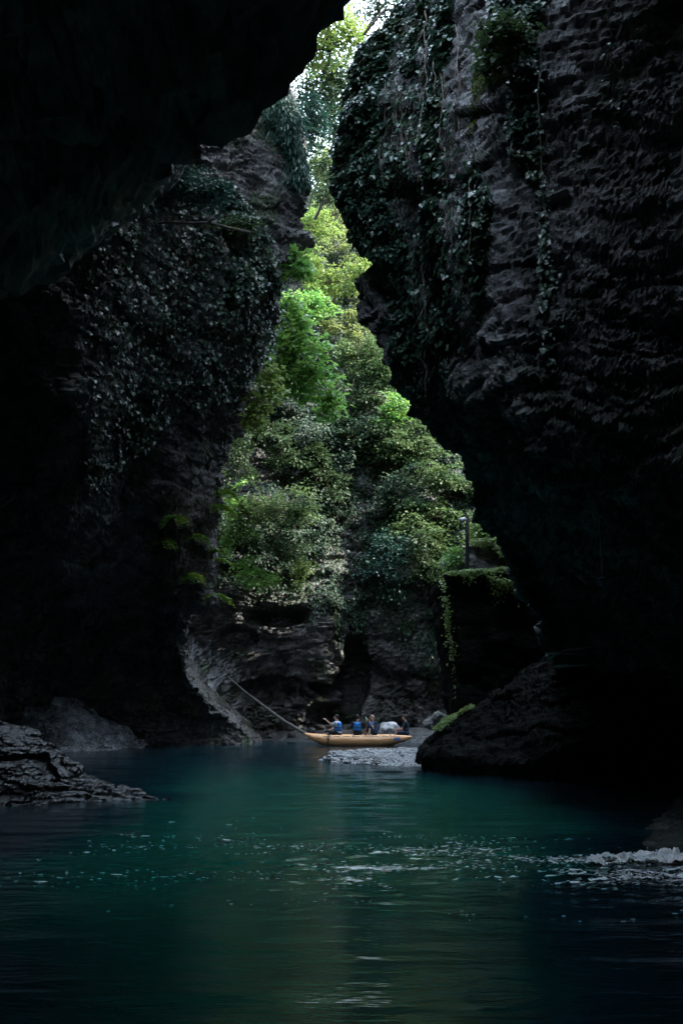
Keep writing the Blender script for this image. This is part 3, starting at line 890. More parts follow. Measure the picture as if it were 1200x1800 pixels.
# ivy on the left cliff, in shade
ivy_left = [(130, 420), (250, 330), (330, 290), (400, 330), (470, 420), (490, 540), (455, 640), (400, 700), (300, 720), (180, 860), (140, 860)]
n = 11000
def w_left(c, px, py, nn):
    a = in_poly(px, py, ivy_left) * (0.05 + strand(c, 1.3, 0.10, 311, -0.05, 0.4))
    a = a * np.interp(px, [150, 300], [.3, 1])
    return a * np.where((px > 390) & (px < 470) & (py > 400) & (py < 480), .2, 1)
p, nn = sample_cliff('left_cliff', n, w_left)
p = p + nn * RNG.uniform(0.03, 0.35, (n, 1))
nrm, tip = ivy_dir(nn, n, 0.3, 0.6, 0.5)
sz = RNG.uniform(0.09, 0.18, n)
base = P(330, 560, 31)
ivl = empty('ivy', base, 'dark ivy with glinting leaves draped over the shaded left cliff', 'ivy')
order = np.argsort(-sz)
leaf_objects(p[order[:300]], nrm[order[:300]], tip[order[:300]], sz[order[:300]], 'heart', M['ivy'], ivl, base)
si = order[300:]
tag(leaves('leaves', p[si], nrm[si], tip[si], sz[si], 'heart', M['ivy'], ivl, base), kind='stuff')

# ground cover on the far cliff
n = 190000
def w_far(c, px, py, nn):
    edge_ = np.interp(px, [330, 520, 560, 700, 760, 800, 900], [1045, 1060, 1100, 1115, 1190, 1240, 1240]) + 45 * vnoise(c * np.array((1.1, 1.1, .15)), 331)
    a = sstep(edge_ + 30, edge_ - 40, py) * (px > 330) * (px < 960) * (py > 300)
    a = np.where((px < 540) & (py > 1030), 0.35 * a, a)
    hole = sstep(0.55, 0.75, fbm(c * 0.35, 3, 333))
    return a * (1 - 0.9 * hole) * np.where(py > 820, .25 + strand(c, 1.4, .12, 337, -.2, .35), 1)
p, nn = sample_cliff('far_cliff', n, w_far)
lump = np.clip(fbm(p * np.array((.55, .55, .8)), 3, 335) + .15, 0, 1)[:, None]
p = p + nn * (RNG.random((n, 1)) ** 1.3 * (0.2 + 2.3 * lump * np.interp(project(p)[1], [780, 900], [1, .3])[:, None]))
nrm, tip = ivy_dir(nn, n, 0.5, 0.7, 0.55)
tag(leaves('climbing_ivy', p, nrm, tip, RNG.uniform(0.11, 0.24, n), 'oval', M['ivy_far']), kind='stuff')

# ------------------------------------------------------------------ trees and bushes
def clump_crown(blobs, n, leaf, flat=0.4, droop=0.35, clump_r=0.55, up=1.0, jitter=0.45, per=34):
    """leaf positions gathered in small flattened sprays spread through the crown"""
    vol = np.array([b[3] * b[4] * b[5] for b in blobs]) ** 0.8
    nc = max(4, n // per)
    bi = RNG.choice(len(blobs), nc, p=vol / vol.sum())
    B = np.array([b[:6] for b in blobs])
    d = unit(RNG.normal(0, 1, (nc, 3)))
    r = RNG.uniform(0.25, 1.0, nc)[:, None] ** 0.6 * (1 + 0.45 * (RNG.random((nc, 1)) < .3) * RNG.random((nc, 1)))
    cc = B[bi, :3] + d * r * B[bi, 3:6]
    outd = unit(d * np.array((1, 1, .6)))
    ci = RNG.integers(0, nc, n)
    cr_ = RNG.uniform(0.55, 1.25, nc)[ci][:, None] * clump_r
    o = RNG.normal(0, 0.5, (n, 3)) * np.array((1, 1, flat)) * cr_
    # sprays tilt outward and downward
    o[:, 2] -= (o[:, :2] * outd[ci][:, :2]).sum(1) * 0.5
    pos = cc[ci] + o
    nrm = unit(UP * up + outd[ci] * 0.45 + jit(n, jitter))
    tip = unit(o * np.array((1, 1, .3)) + outd[ci] * 0.4 + DOWN * droop + jit(n, 0.3))
    size = RNG.uniform(0.7, 1.25, n) * leaf
    return pos, nrm, tip, size, cc

def px_blob(px, py, Y, rx, ry, ry_depth=None):
    q = P(px, py, Y)
    s = Y / F * 1.02
    return (q[0], q[1], q[2], rx * s, (ry_depth if ry_depth else rx * 0.8) * s, ry * s)

def tree(name, label, cat, blobs, root, n, leaf, shape, mat, group=None, trunk_r=0.09, limbs=9, single=0, **kw):
    root = np.asarray(root, float)
    t = empty(name, root, label, cat, group)
    pos, nrm, tip, size, cc = clump_crown(blobs, n, leaf, **kw)
    c0 = np.mean([b[:3] for b in blobs], axis=0)
    tb = MB(root)
    mid = root + (c0 - root) * 0.55 + np.array((0.1, 0, 0.25 * np.linalg.norm(c0 - root) * 0.3)) + jit(1, 0.12)[0]
    tb.tube([root, root + (mid - root) * 0.5 + jit(1, 0.06)[0], mid, c0], [trunk_r, trunk_r * .8, trunk_r * .6, trunk_r * .35], 7)
    for k in RNG.choice(len(cc), min(limbs, len(cc)), replace=False):
        a = mid + (c0 - mid) * RNG.random()
        e = cc[k]
        h = (a + e) / 2 + jit(1, 0.12)[0] + UP * 0.12
        tb.tube([a, h, e], [trunk_r * .45, trunk_r * .28, trunk_r * .1], 5)
    tb.build('trunk', M['bark'], t)
    if single:
        o = np.argsort(pos[:, 1])[:single]
        rest = np.setdiff1d(np.arange(n), o)
        leaf_objects(pos[o], nrm[o], tip[o], size[o], shape, M[mat], t, root)
    else:
        rest = np.arange(n)
    if len(rest):
        cw = leaves('crown', pos[rest], nrm[rest], tip[rest], size[rest], shape, M[mat], t, root)
    return t

# big-leaved tree leaning out from behind the left cliff
tree('fig_tree', 'bright green big-leaved tree leaning out in front of the far slope', 'tree',
     [px_blob(508, 555, 41, 38, 50), px_blob(530, 620, 41, 55, 50), px_blob(560, 680, 41.3, 42, 42), px_blob(490, 640, 41, 30, 55), px_blob(585, 715, 41.5, 20, 22)],
     P(472, 520, 42), 2000, 0.235, 'lobed', 'bright', trunk_r=0.10, limbs=16, single=300, clump_r=0.5, per=14, flat=0.5, droop=0.6)
tree('fig_bush', 'small bright green bush with large leaves on the lit edge of the left cliff', 'bush',
     [px_blob(500, 440, 34.6, 24, 22), px_blob(525, 470, 34.6, 22, 24), px_blob(484, 480, 34.6, 14, 28)], P(490, 470, 35.5), 260, 0.24, 'lobed', 'bright', trunk_r=0.05, single=260, clump_r=0.4, per=10, droop=0.6)
tree('yellowing_bush', 'lime bush with yellowing leaves low on the left cliff edge', 'bush',
     [px_blob(462, 690, 37, 24, 34), px_blob(445, 725, 37, 18, 30), px_blob(478, 660, 37, 16, 22)], P(428, 700, 37.5), 420, 0.20, 'lobed', 'lime', trunk_r=0.05, single=200, clump_r=0.4, per=10, droop=0.6)

G1 = 'trees and shrubs on the far slope'
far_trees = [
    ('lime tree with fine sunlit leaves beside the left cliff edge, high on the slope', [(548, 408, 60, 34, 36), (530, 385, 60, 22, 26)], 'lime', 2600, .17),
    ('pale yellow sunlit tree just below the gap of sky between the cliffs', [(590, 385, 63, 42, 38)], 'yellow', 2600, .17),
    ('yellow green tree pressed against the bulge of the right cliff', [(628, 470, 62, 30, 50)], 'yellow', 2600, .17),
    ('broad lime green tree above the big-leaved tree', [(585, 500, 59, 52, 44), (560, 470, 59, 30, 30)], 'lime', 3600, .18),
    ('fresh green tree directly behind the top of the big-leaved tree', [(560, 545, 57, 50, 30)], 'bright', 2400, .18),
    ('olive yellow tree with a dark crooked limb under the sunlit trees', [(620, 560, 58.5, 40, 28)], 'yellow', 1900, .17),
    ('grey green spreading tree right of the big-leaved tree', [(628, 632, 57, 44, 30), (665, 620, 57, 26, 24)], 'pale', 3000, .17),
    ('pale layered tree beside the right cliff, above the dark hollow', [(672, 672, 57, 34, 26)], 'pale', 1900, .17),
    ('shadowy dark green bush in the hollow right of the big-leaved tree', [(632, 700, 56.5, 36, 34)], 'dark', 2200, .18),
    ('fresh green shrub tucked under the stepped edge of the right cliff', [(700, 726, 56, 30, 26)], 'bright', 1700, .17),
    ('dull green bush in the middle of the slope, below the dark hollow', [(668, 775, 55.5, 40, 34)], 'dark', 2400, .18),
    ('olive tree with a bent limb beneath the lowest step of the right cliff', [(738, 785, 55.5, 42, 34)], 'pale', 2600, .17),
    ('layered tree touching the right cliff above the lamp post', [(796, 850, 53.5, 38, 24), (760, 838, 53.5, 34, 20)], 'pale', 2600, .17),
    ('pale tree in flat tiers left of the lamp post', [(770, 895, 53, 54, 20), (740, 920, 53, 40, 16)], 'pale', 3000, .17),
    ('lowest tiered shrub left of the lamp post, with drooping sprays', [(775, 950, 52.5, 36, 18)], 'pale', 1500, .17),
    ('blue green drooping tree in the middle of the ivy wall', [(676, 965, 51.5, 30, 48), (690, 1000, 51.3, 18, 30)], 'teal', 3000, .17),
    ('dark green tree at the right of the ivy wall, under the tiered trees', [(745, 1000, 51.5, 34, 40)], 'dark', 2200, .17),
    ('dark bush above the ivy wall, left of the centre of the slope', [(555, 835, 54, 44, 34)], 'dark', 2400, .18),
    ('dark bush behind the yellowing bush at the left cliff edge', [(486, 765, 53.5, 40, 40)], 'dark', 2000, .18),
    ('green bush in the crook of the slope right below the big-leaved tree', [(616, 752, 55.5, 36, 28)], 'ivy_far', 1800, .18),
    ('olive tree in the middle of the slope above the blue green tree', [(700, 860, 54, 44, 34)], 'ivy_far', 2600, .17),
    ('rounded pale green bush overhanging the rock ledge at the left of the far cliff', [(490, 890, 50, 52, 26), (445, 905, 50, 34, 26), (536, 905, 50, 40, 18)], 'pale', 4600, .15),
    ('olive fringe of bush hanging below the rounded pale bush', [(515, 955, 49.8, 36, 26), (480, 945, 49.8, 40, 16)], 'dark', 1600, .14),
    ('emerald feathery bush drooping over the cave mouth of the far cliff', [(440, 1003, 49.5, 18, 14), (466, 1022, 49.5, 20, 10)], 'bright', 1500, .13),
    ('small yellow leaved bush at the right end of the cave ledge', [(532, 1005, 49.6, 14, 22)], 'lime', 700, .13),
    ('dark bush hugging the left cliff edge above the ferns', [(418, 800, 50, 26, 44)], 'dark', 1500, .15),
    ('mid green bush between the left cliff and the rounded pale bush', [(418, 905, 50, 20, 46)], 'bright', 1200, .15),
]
for lab, bl, mt, nn_, lf in far_trees:
    blobs = []
    for q in bl:
        blobs.append(px_blob(q[0], q[1], q[2], q[3] * .6, q[4] * .6, q[3] * .35))
        for k in range(7):
            an, rr = RNG.uniform(0, 6.28), RNG.uniform(.5, 1.2)
            f_ = RNG.uniform(.25, .5)
            blobs.append(px_blob(q[0] + math.cos(an) * rr * q[3], q[1] + math.sin(an) * rr * q[4] * 1.2, q[2] - RNG.uniform(-.3, .8), q[3] * f_, q[4] * f_ * RNG.uniform(.6, 1.5), q[3] * f_ * .6))
    q = bl[0]
    tree('tree' if 'tree' in lab else 'bush', lab, 'tree' if 'tree' in lab else 'bush', blobs, P(q[0], q[1] + q[4] * 0.8, q[2] + 2.2), nn_, lf * 1.05, 'oval', mt, G1, trunk_r=0.07, clump_r=0.5, limbs=14)

# bushes by the lamp post
tree('bush', 'leafy green bush behind the lamp post under the right cliff', 'bush', [px_blob(862, 925, 39, 26, 24), px_blob(838, 945, 39, 22, 18)], P(860, 955, 40), 1300, .16, 'oval', 'lime', trunk_r=.05, clump_r=.4)
tree('bush', 'low bush hanging over the left corner of the rock pillar', 'bush', [px_blob(797, 975, 35.5, 10, 24)], P(800, 990, 36.5), 420, .13, 'oval', 'bright', trunk_r=.03, clump_r=.3)

# trees against the sky at the top
G2 = 'trees against the sky at the top of the gorge'
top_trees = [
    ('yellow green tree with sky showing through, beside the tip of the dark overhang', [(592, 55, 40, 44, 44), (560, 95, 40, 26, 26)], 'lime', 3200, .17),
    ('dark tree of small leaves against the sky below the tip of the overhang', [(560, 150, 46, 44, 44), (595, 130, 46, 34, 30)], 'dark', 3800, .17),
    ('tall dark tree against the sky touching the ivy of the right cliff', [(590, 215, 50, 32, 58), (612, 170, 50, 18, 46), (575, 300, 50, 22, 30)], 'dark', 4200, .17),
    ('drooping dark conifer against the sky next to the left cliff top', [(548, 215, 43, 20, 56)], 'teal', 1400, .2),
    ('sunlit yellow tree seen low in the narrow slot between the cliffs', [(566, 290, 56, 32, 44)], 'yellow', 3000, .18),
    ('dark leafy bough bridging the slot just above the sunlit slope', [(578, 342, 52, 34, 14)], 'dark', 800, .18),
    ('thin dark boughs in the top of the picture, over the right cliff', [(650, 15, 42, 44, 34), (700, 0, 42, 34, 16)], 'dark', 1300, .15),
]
for lab, bl, mt, nn_, lf in top_trees:
    blobs = [px_blob(*q) for q in bl]
    q = bl[0]
    tree('tree', lab, 'tree', blobs, P(q[0] - 25, q[1] + q[4] + 30, q[2] + 0.5), nn_, lf, 'oval', mt, G2, trunk_r=0.10, clump_r=0.6, limbs=14)

# shrubs rooted in the left cliff
tree('conifer', 'blue green weeping conifer spilling over the top edge of the left cliff', 'conifer', [px_blob(500, 225, 33.6, 30, 60), px_blob(520, 300, 33.8, 18, 46), px_blob(478, 190, 33.4, 22, 24)], P(505, 160, 35), 5200, 0.30, 'needle', 'teal', trunk_r=.07, flat=1.2, droop=2.2, up=0.2, clump_r=.35)
tree('shrub', 'dark feathery shrub on the left cliff under the overhang edge', 'shrub', [px_blob(350, 335, 29.6, 52, 20), px_blob(310, 310, 29.6, 30, 26)], P(330, 360, 31), 2600, 0.13, 'oval', 'teal', trunk_r=.05, clump_r=.4)
tree('shrub', 'mossy green shrub at the end of the bare branch on the left cliff', 'shrub', [px_blob(430, 400, 32, 36, 16)], P(420, 415, 33), 1100, 0.12, 'oval', 'dark', trunk_r=.04, clump_r=.35)
tree('shrub', 'green leafy shrub over the mossy hollow high on the right cliff', 'shrub', [px_blob(890, 60, 15.6, 44, 26), px_blob(865, 105, 15.7, 26, 18)], P(900, 80, 16.6), 900, 0.10, 'heart', 'dark', trunk_r=.03, clump_r=.3, single=60)

# moss over the hollow of the right cliff, and along the crest of the bank
def carpet(name, cl, n, wfn, size, shape, mat, lift=(0.0, 0.06), up=0.9, j=0.5):
    p, nn = sample_cliff(cl, n, wfn)
    p = p + nn * RNG.uniform(*lift, (len(p), 1))
    nrm = unit(nn + UP * up + jit(len(p), j)); tip = unit(DOWN * .6 + nn + jit(len(p), .6))
    return tag(leaves(name, p, nrm, tip, RNG.uniform(.6, 1.3, len(p)) * size, shape, M[mat]), kind='stuff')
carpet('moss', 'right_cliff', 2600, lambda c, px, py, nn: in_poly(px, py, [(835, 110), (870, 90), (905, 110), (880, 150), (850, 150), (838, 230), (826, 240), (832, 170)]) * 1.0, 0.05, 'oval', 'moss')
crest = [(760, 1285), (775, 1262), (800, 1243), (830, 1232), (835, 1245), (805, 1262), (780, 1285)]
carpet('moss', 'rock_bank', 2600, lambda c, px, py, nn: in_poly(px, py, crest) * 1.0, 0.09, 'oval', 'lime', (0, .12))

# vine fringe on the steps of the pillar
def fringe(name, a, b_, n, drop, size, mat, depth):
    t_ = RNG.random(n * 2)
    q = a + (b_ - a) * t_[:, None]
    nz_ = vnoise(q * 2.6, 651) + .5 * vnoise(q * 7.0, 652)
    k = nz_ > -.25
    q, nz_ = q[k], np.clip(nz_[k] + .3, 0, 1.6)
    m_ = len(q)
    q = q + np.stack([RNG.normal(0, .09, m_), RNG.uniform(-depth, 0.35, m_), -np.abs(RNG.normal(0, 1, m_)) * drop * (.25 + 1.6 * nz_ ** 2) + .05 + .12 * nz_ * RNG.random(m_)], -1)
    nrm = unit(UP + np.array((0, -.6, 0)) + jit(m_, .5)); tip = unit(DOWN + np.array((0, -.4, 0)) + jit(m_, .5))
    return q, nrm, tip, RNG.uniform(.5, 1.4, m_) * size
qs = [fringe('', P(776, 1008, 33.2), P(905, 1000, 33.2), 900, .16, .10, 'lime', .2), fringe('', P(850, 1010, 33.1), P(915, 1030, 33.1), 500, .45, .10, 'lime', .2),
      fringe('', P(798, 955, 35.6), P(890, 948, 35.6), 700, .14, .10, 'lime', .2), fringe('', P(875, 950, 35.5), P(890, 990, 35.5), 260, .3, .1, 'lime', .2), fringe('', P(780, 1020, 33.3), P(800, 1150, 33.6), 420, .3, .10, 'lime', .1)]
o = leaves('creeping_vine', np.concatenate([q[0] for q in qs]), np.concatenate([q[1] for q in qs]), np.concatenate([q[2] for q in qs]), np.concatenate([q[3] for q in qs]), 'oval', M['lime'])
tag(o, kind='stuff')

# ferns on the drapery of the left cliff
def fern(px, py, Y, label, s=1.0, mat='fern'):
    s *= 1.35
    q, qn = cliff_at('left_cliff', px, py)
    q = q + qn * 0.05
    t = empty('fern', q, label, 'fern', 'ferns on the left cliff')
    for k in range(9):
        ang = RNG.uniform(-1.4, 1.4)
        d = unit((np.array((math.sin(ang), -0.75, 0.35)) + qn * 0.6)[None])[0]
        ln = RNG.uniform(.35, .75) * s
        side = unit(np.cross(d, UP)[None])[0]
        pos, nrm, tip, size, rib = [], [], [], [], [q]
        for j in range(2, 15):
            f = j / 14
            c = q + d * ln * f + DOWN * (ln * 0.75 * f * f)
            rib.append(c)
            for sg in (-1, 1):
                pos.append(c); nrm.append(UP + d * .3 + RNG.normal(0, .15, 3)); tip.append(side * sg + d * .5 + DOWN * .35)
                size.append(0.26 * s * math.sin(math.pi * (0.12 + 0.86 * (1 - f))) + .04)
        fr = leaves('frond', np.array(pos), np.array(nrm), np.array(tip), np.array(size) * .55, 'oval', M[mat], t, q)
        st_ = MB(q); st_.tube(rib, .006, 4); st_.build('stem', M['vine'], fr)
for a in [(392, 862, 38, 'yellow fern at the rim of the left cliff, highest of the ferns', 1.1), (380, 888, 38, 'bright yellow fern just under the highest fern on the cliff rim', 1.1),
          (308, 905, 36, 'green fern growing alone at the upper left of the root curtain', 1.0), (290, 945, 36, 'green fern above the reddish root at the left', .9),
          (342, 940, 36, 'green fern in the middle of the root curtain, uppermost in its row', 1.0), (338, 968, 36, 'dark green fern below the uppermost middle fern', 1.0),
          (338, 1008, 36, 'low fern at the centre of the hanging roots', .9), (378, 968, 38, 'yellowish fern on the right rim of the root curtain', 1.0),
          (376, 1045, 38, 'lowest yellow fern at the right bottom of the root curtain', .9), (390, 985, 39, 'small green fern sticking out from the rim over the dark far wall', .8)]:
    fern(*a)

# hanging root curtain on the left cliff drapery
rc = MB()
for k in range(130):
    px = RNG.uniform(285, 378); py = RNG.uniform(850, 1000)
    pts = []
    for j in range(5):
        q, qn = cliff_at('left_cliff', px, py)
        pts.append(q + qn * .06 + jit(1, .03)[0])
        px += RNG.normal(0, 4); py += RNG.uniform(10, 22)
    rc.tube(pts, RNG.uniform(.007, .018), 4)
tag(rc.build('hanging_roots', M['vine']), kind='stuff')

# single vines and bare roots
def vine(pts, r, label, mat='vine', group='vines hanging down the cliffs', side=0, leafy=0):
    pts = [np.asarray(q, float) for q in pts]
    base = pts[0]
    out = []
    for a, b_ in zip(pts[:-1], pts[1:]):
        for k in range(5):
            out.append(a + (b_ - a) * k / 5 + RNG.normal(0, r * 1.6, 3))
    out.append(pts[-1])
    mb = MB(base)
    mb.tube(out, [r * (1 - 0.5 * i / len(out)) for i in range(len(out))], 5)
    for k in range(side):
        i = int(RNG.integers(2, len(out) - 2))
        d = np.array((RNG.choice((-1, 1)) * RNG.uniform(.1, .3), RNG.uniform(-.1, .1), -RNG.uniform(.2, .6)))
        mb.tube([out[i], out[i] + d * .5 + RNG.normal(0, .02, 3), out[i] + d], [r * .7, r * .5, r * .3], 4)
    o = mb.build('hanging_vine', M[mat])
    o.location = base
    tag(o, label, 'vine', group)
    if leafy:
        i = RNG.integers(0, len(out), leafy)
        q = np.array(out)[i] + RNG.normal(0, .05, (leafy, 3))
        leaves('leaves', q, unit(UP + np.array((0, -.8, 0)) + jit(leafy, .5)), unit(DOWN + jit(leafy, .5)), RNG.uniform(.05, .09, leafy), 'heart', M['ivy'], o, base)
    return o
vine([P(746, 20, 18.3), P(749, 110, 18.2), P(752, 180, 18.2), P(756, 255, 18.2)], .014, 'long pale vine hanging left of the bald rock on the right cliff', side=3)
vine([P(760, 110, 18.2), P(764, 170, 18.1), P(772, 210, 18.1), P(768, 245, 18.2)], .012, 'crooked pale vine crossing in front of the bald rock', side=3)
vine([P(778, 130, 18.1), P(785, 180, 18.1), P(776, 235, 18.1)], .010, 'short forked vine beneath the bald rock ledge', side=2)
vine([P(742, 460, 18.5), P(745, 520, 18.5), P(748, 600, 18.6), P(746, 690, 18.8), P(748, 715, 18.9)], .011, 'thin straight vine hanging over the lower bare rock of the right cliff', side=1)
vine([P(824, 330, 16.4), P(826, 400, 16.4), P(822, 470, 16.4)], .009, 'short thin vine in the shade right of the ivy')
vine([P(1068, -20, 12.0), P(1072, 60, 12.0), P(1075, 140, 12.0), P(1078, 232, 12.1)], .012, 'fuzzy vine hanging alone in front of the black right wall', side=8, leafy=40)
vine([P(1085, 230, 12.2), P(1090, 285, 12.2), P(1098, 360, 12.2)], .006, 'thread-thin root below the fuzzy vine by the black right wall', side=2)
vine([P(945, 130, 14.8), P(950, 300, 14.8), P(962, 420, 14.8), P(978, 560, 14.9)], .009, 'long leafy trailing vine on the dark side of the right cliff', side=2, leafy=150)
vine([P(323, 396, 29.4), P(312, 410, 29.2), P(314, 424, 29.2)], .016, 'hooked pale root hanging from the left end of the mossy branch', group='bare roots under the mossy branch')
vine([P(325, 398, 29.3), P(331, 430, 29.2), P(336, 446, 29.2), P(327, 470, 29.2)], .015, 'longest bare root hanging below the mossy branch', group='bare roots under the mossy branch', side=3)
vine([P(384, 400, 30.6), P(392, 425, 30.5), P(400, 446, 30.5)], .02, 'pale splayed root below the right part of the mossy branch', group='bare roots under the mossy branch', side=4)
vine([P(403, 240, 31.2), P(402, 270, 31.2), P(400, 305, 31.2)], .012, 'thin root hanging in the upper dark recess of the left cliff', group='bare roots under the mossy branch')
br = MB()
br.tube([P(262, 392, 29.9), P(300, 391, 29.4), P(335, 392, 29.3), P(366, 391, 29.8), P(400, 400, 30.6), P(440, 408, 31.8)], [.03, .04, .045, .05, .05, .04], 7)
br.tube([P(366, 391, 29.8), P(378, 383, 29.7), P(386, 384, 29.9)], [.04, .03, .01], 5)
o = br.build('branch', M['bark']); tag(o, 'mossy bare branch stretched sideways across the left cliff', 'branch')
qn_ = 260
tt = RNG.random(qn_)[:, None]
q = P(300, 390, 29.4) + (P(420, 401, 31.0) - P(300, 390, 29.4)) * tt + jit(qn_, .035)
leaves('moss', q, unit(UP + jit(qn_, .5)), unit(jit(qn_, 1)), RNG.uniform(.04, .09, qn_), 'oval', M['moss'], o)['kind'] = 'stuff'
tb = MB()
tb.tube([P(640, 60, 38), P(664, 30, 38), P(676, 17, 38), P(705, 18, 38), P(730, 20, 38)], [.07, .06, .06, .06, .06], 6)
o = tb.build('branch', M['bark']); tag(o, 'bent bare branch against the sky left of the ivy top', 'branch')

# ------------------------------------------------------------------ log, lamp post, hanging box, boulders, driftwood
lg = MB()
a = P(402, 1190, 49.5); b2 = P(462, 1240, 48); c2 = P(500, 1268, 46.8); d2 = P(548, 1296, 45.4)
lg.tube([a, (a + b2) / 2 + np.array((0, 0, -.06)), b2, (b2 + c2) / 2, c2, d2, d2 + (d2 - c2) * .3], [.03, .045, .06, .065, .07, .075, .08], 9)
o = lg.build('fallen_log', M['log'])
st = MB()
for (f, dx, dz) in ((.3, .12, .28), (.55, -.1, .22)):
    q = a + (d2 - a) * f
    st.tube([q, q + np.array((dx, 0, dz))], [.03, .015], 6)
tag(o, 'long weathered log slanting from the left cliff down behind the raft bow', 'log')

lp = P(821, 1004, 34.2); lt = P(821, 906, 34.2)
t = empty('lamp_post', lp, 'dark lamp post with a white floodlight standing on the rock pillar', 'lamp post')
mb = MB(lp)
mb.tube([lp + DOWN * .3, lp, (lp + lt) / 2, lt], [.075, .07, .066, .06], 10)
mb.tube([lp, lp + UP * .05], [.13, .12], 10)
M['post'] = plain('dark_post', (0.018, 0.017, 0.016), .7, .3)
mb.build('pole', M['post'], t)
M['white_metal'] = plain('white_enamel', (0.75, 0.75, 0.76), .4, .06)
hd = MB(lp)
c = P(815, 914, 34.1)
hd.tube([c + np.array((-.13, -.05, -.05)), c + np.array((-.10, -.04, -.03)), c + np.array((.02, 0, .02)), c + np.array((.08, .02, .03))], [.085, .10, .075, .04], 10)
h_ = hd.build('lamp_head', M['white_metal'], t)
ar = MB(lp); ar.tube([c + np.array((.06, .02, .02)), lt + DOWN * .08], [.02, .02], 6); ar.build('bracket', M['post'], t)
M['glass'] = plain('lamp_glass', (.25, .26, .27), .1, .1)
gl = MB(lp); gl.ell(c + np.array((-.135, -.05, -.052)), (.02, .07, .07), 10, 6); gl.build('lens', M['glass'], h_)

hb = P(1056, 1012, 18.4)
t = empty('hanging_box', hb, 'small blue box hanging on a cord in the black hollow on the right', 'box')
M['blue_plastic'] = plain('blue_plastic', (.05, .22, .42), .35, .15)
mb = MB(hb); mb.box(hb + np.array((-.045, -.04, -.2)), hb + np.array((.045, .04, -.05)), .012); mb.build('case', M['blue_plastic'], t)
mb = MB(hb); mb.box(hb + np.array((-.05, -.045, -.05)), hb + np.array((.05, .045, -.03)), .006); mb.build('lid', M['white_metal'], t)
mb = MB(hb); mb.tube([hb + UP * -.03, hb + UP * .15 + np.array((.02, 0, 0)), hb + UP * 1.7], [.008, .008, .008], 5); mb.build('cord', M['white_metal'], t)

def boulder(px, py, Y, s, seed, label, mat='boulder', sq=(1, .8, .7), z=None):
    q = P(px, py, Y)
    if z is not None: q[2] = z
    o = link('boulder', rock_mesh('boulder', seed, 4, sq, .22), M[mat])
    o.location = q; o.scale = (s, s, s); o.rotation_euler = (0, 0, RNG.uniform(0, 6))
    return tag(o, label, 'boulder')
boulder(683, 1283, 46.6, .44, 501, 'pale rough boulder seen between the bald man and the man in navy', 'pebble', (1, .8, .85))
boulder(757, 1272, 41, .34, 503, 'lower grey rounded boulder left of the mossy crest')
boulder(770, 1262, 40.4, .33, 505, 'upper smooth grey boulder beside the mossy crest', sq=(1.1, .8, .75))
boulder(548, 1285, 47.8, .25, 507, 'small wet stone on the far shore by the raft bow', 'rock_wet')
boulder(470, 1297, 49.4, .28, 509, 'wet stone at the foot of the far cliff under the log', 'rock_wet')
boulder(512, 1293, 48.6, .22, 511, 'little stone at the waterline just left of the raft bow', 'rock_wet')

def bank_pt(px, py, Y):
    q = P(px, py, Y)
    q[2] = float(bank_fn(np.array(q[0]), np.array(q[1])))
    return q
M['drift'] = plain('driftwood', (.38, .35, .33), .7, .25, 9)
for (x0, y0, x1, y1, lab) in [(985, 1143, 1042, 1136, 'thin pale driftwood stick, topmost in the black hollow'), (958, 1148, 1030, 1150, 'pale driftwood plank below the topmost stick in the hollow'),
                              (975, 1172, 1035, 1168, 'lowest driftwood stick on the dark bank'), (962, 1160, 995, 1140, 'short driftwood stick leaning across the other sticks')]:
    mb = MB(); A, B = P(x0, y0, 24.2), P(x1, y1, 24.0)
    mb.tube([A, (A + B) / 2 + jit(1, .03)[0], B], [.03, .035, .02], 7)
    o = mb.build('driftwood', M['drift']); tag(o, lab, 'driftwood', 'driftwood caught on the dark bank')

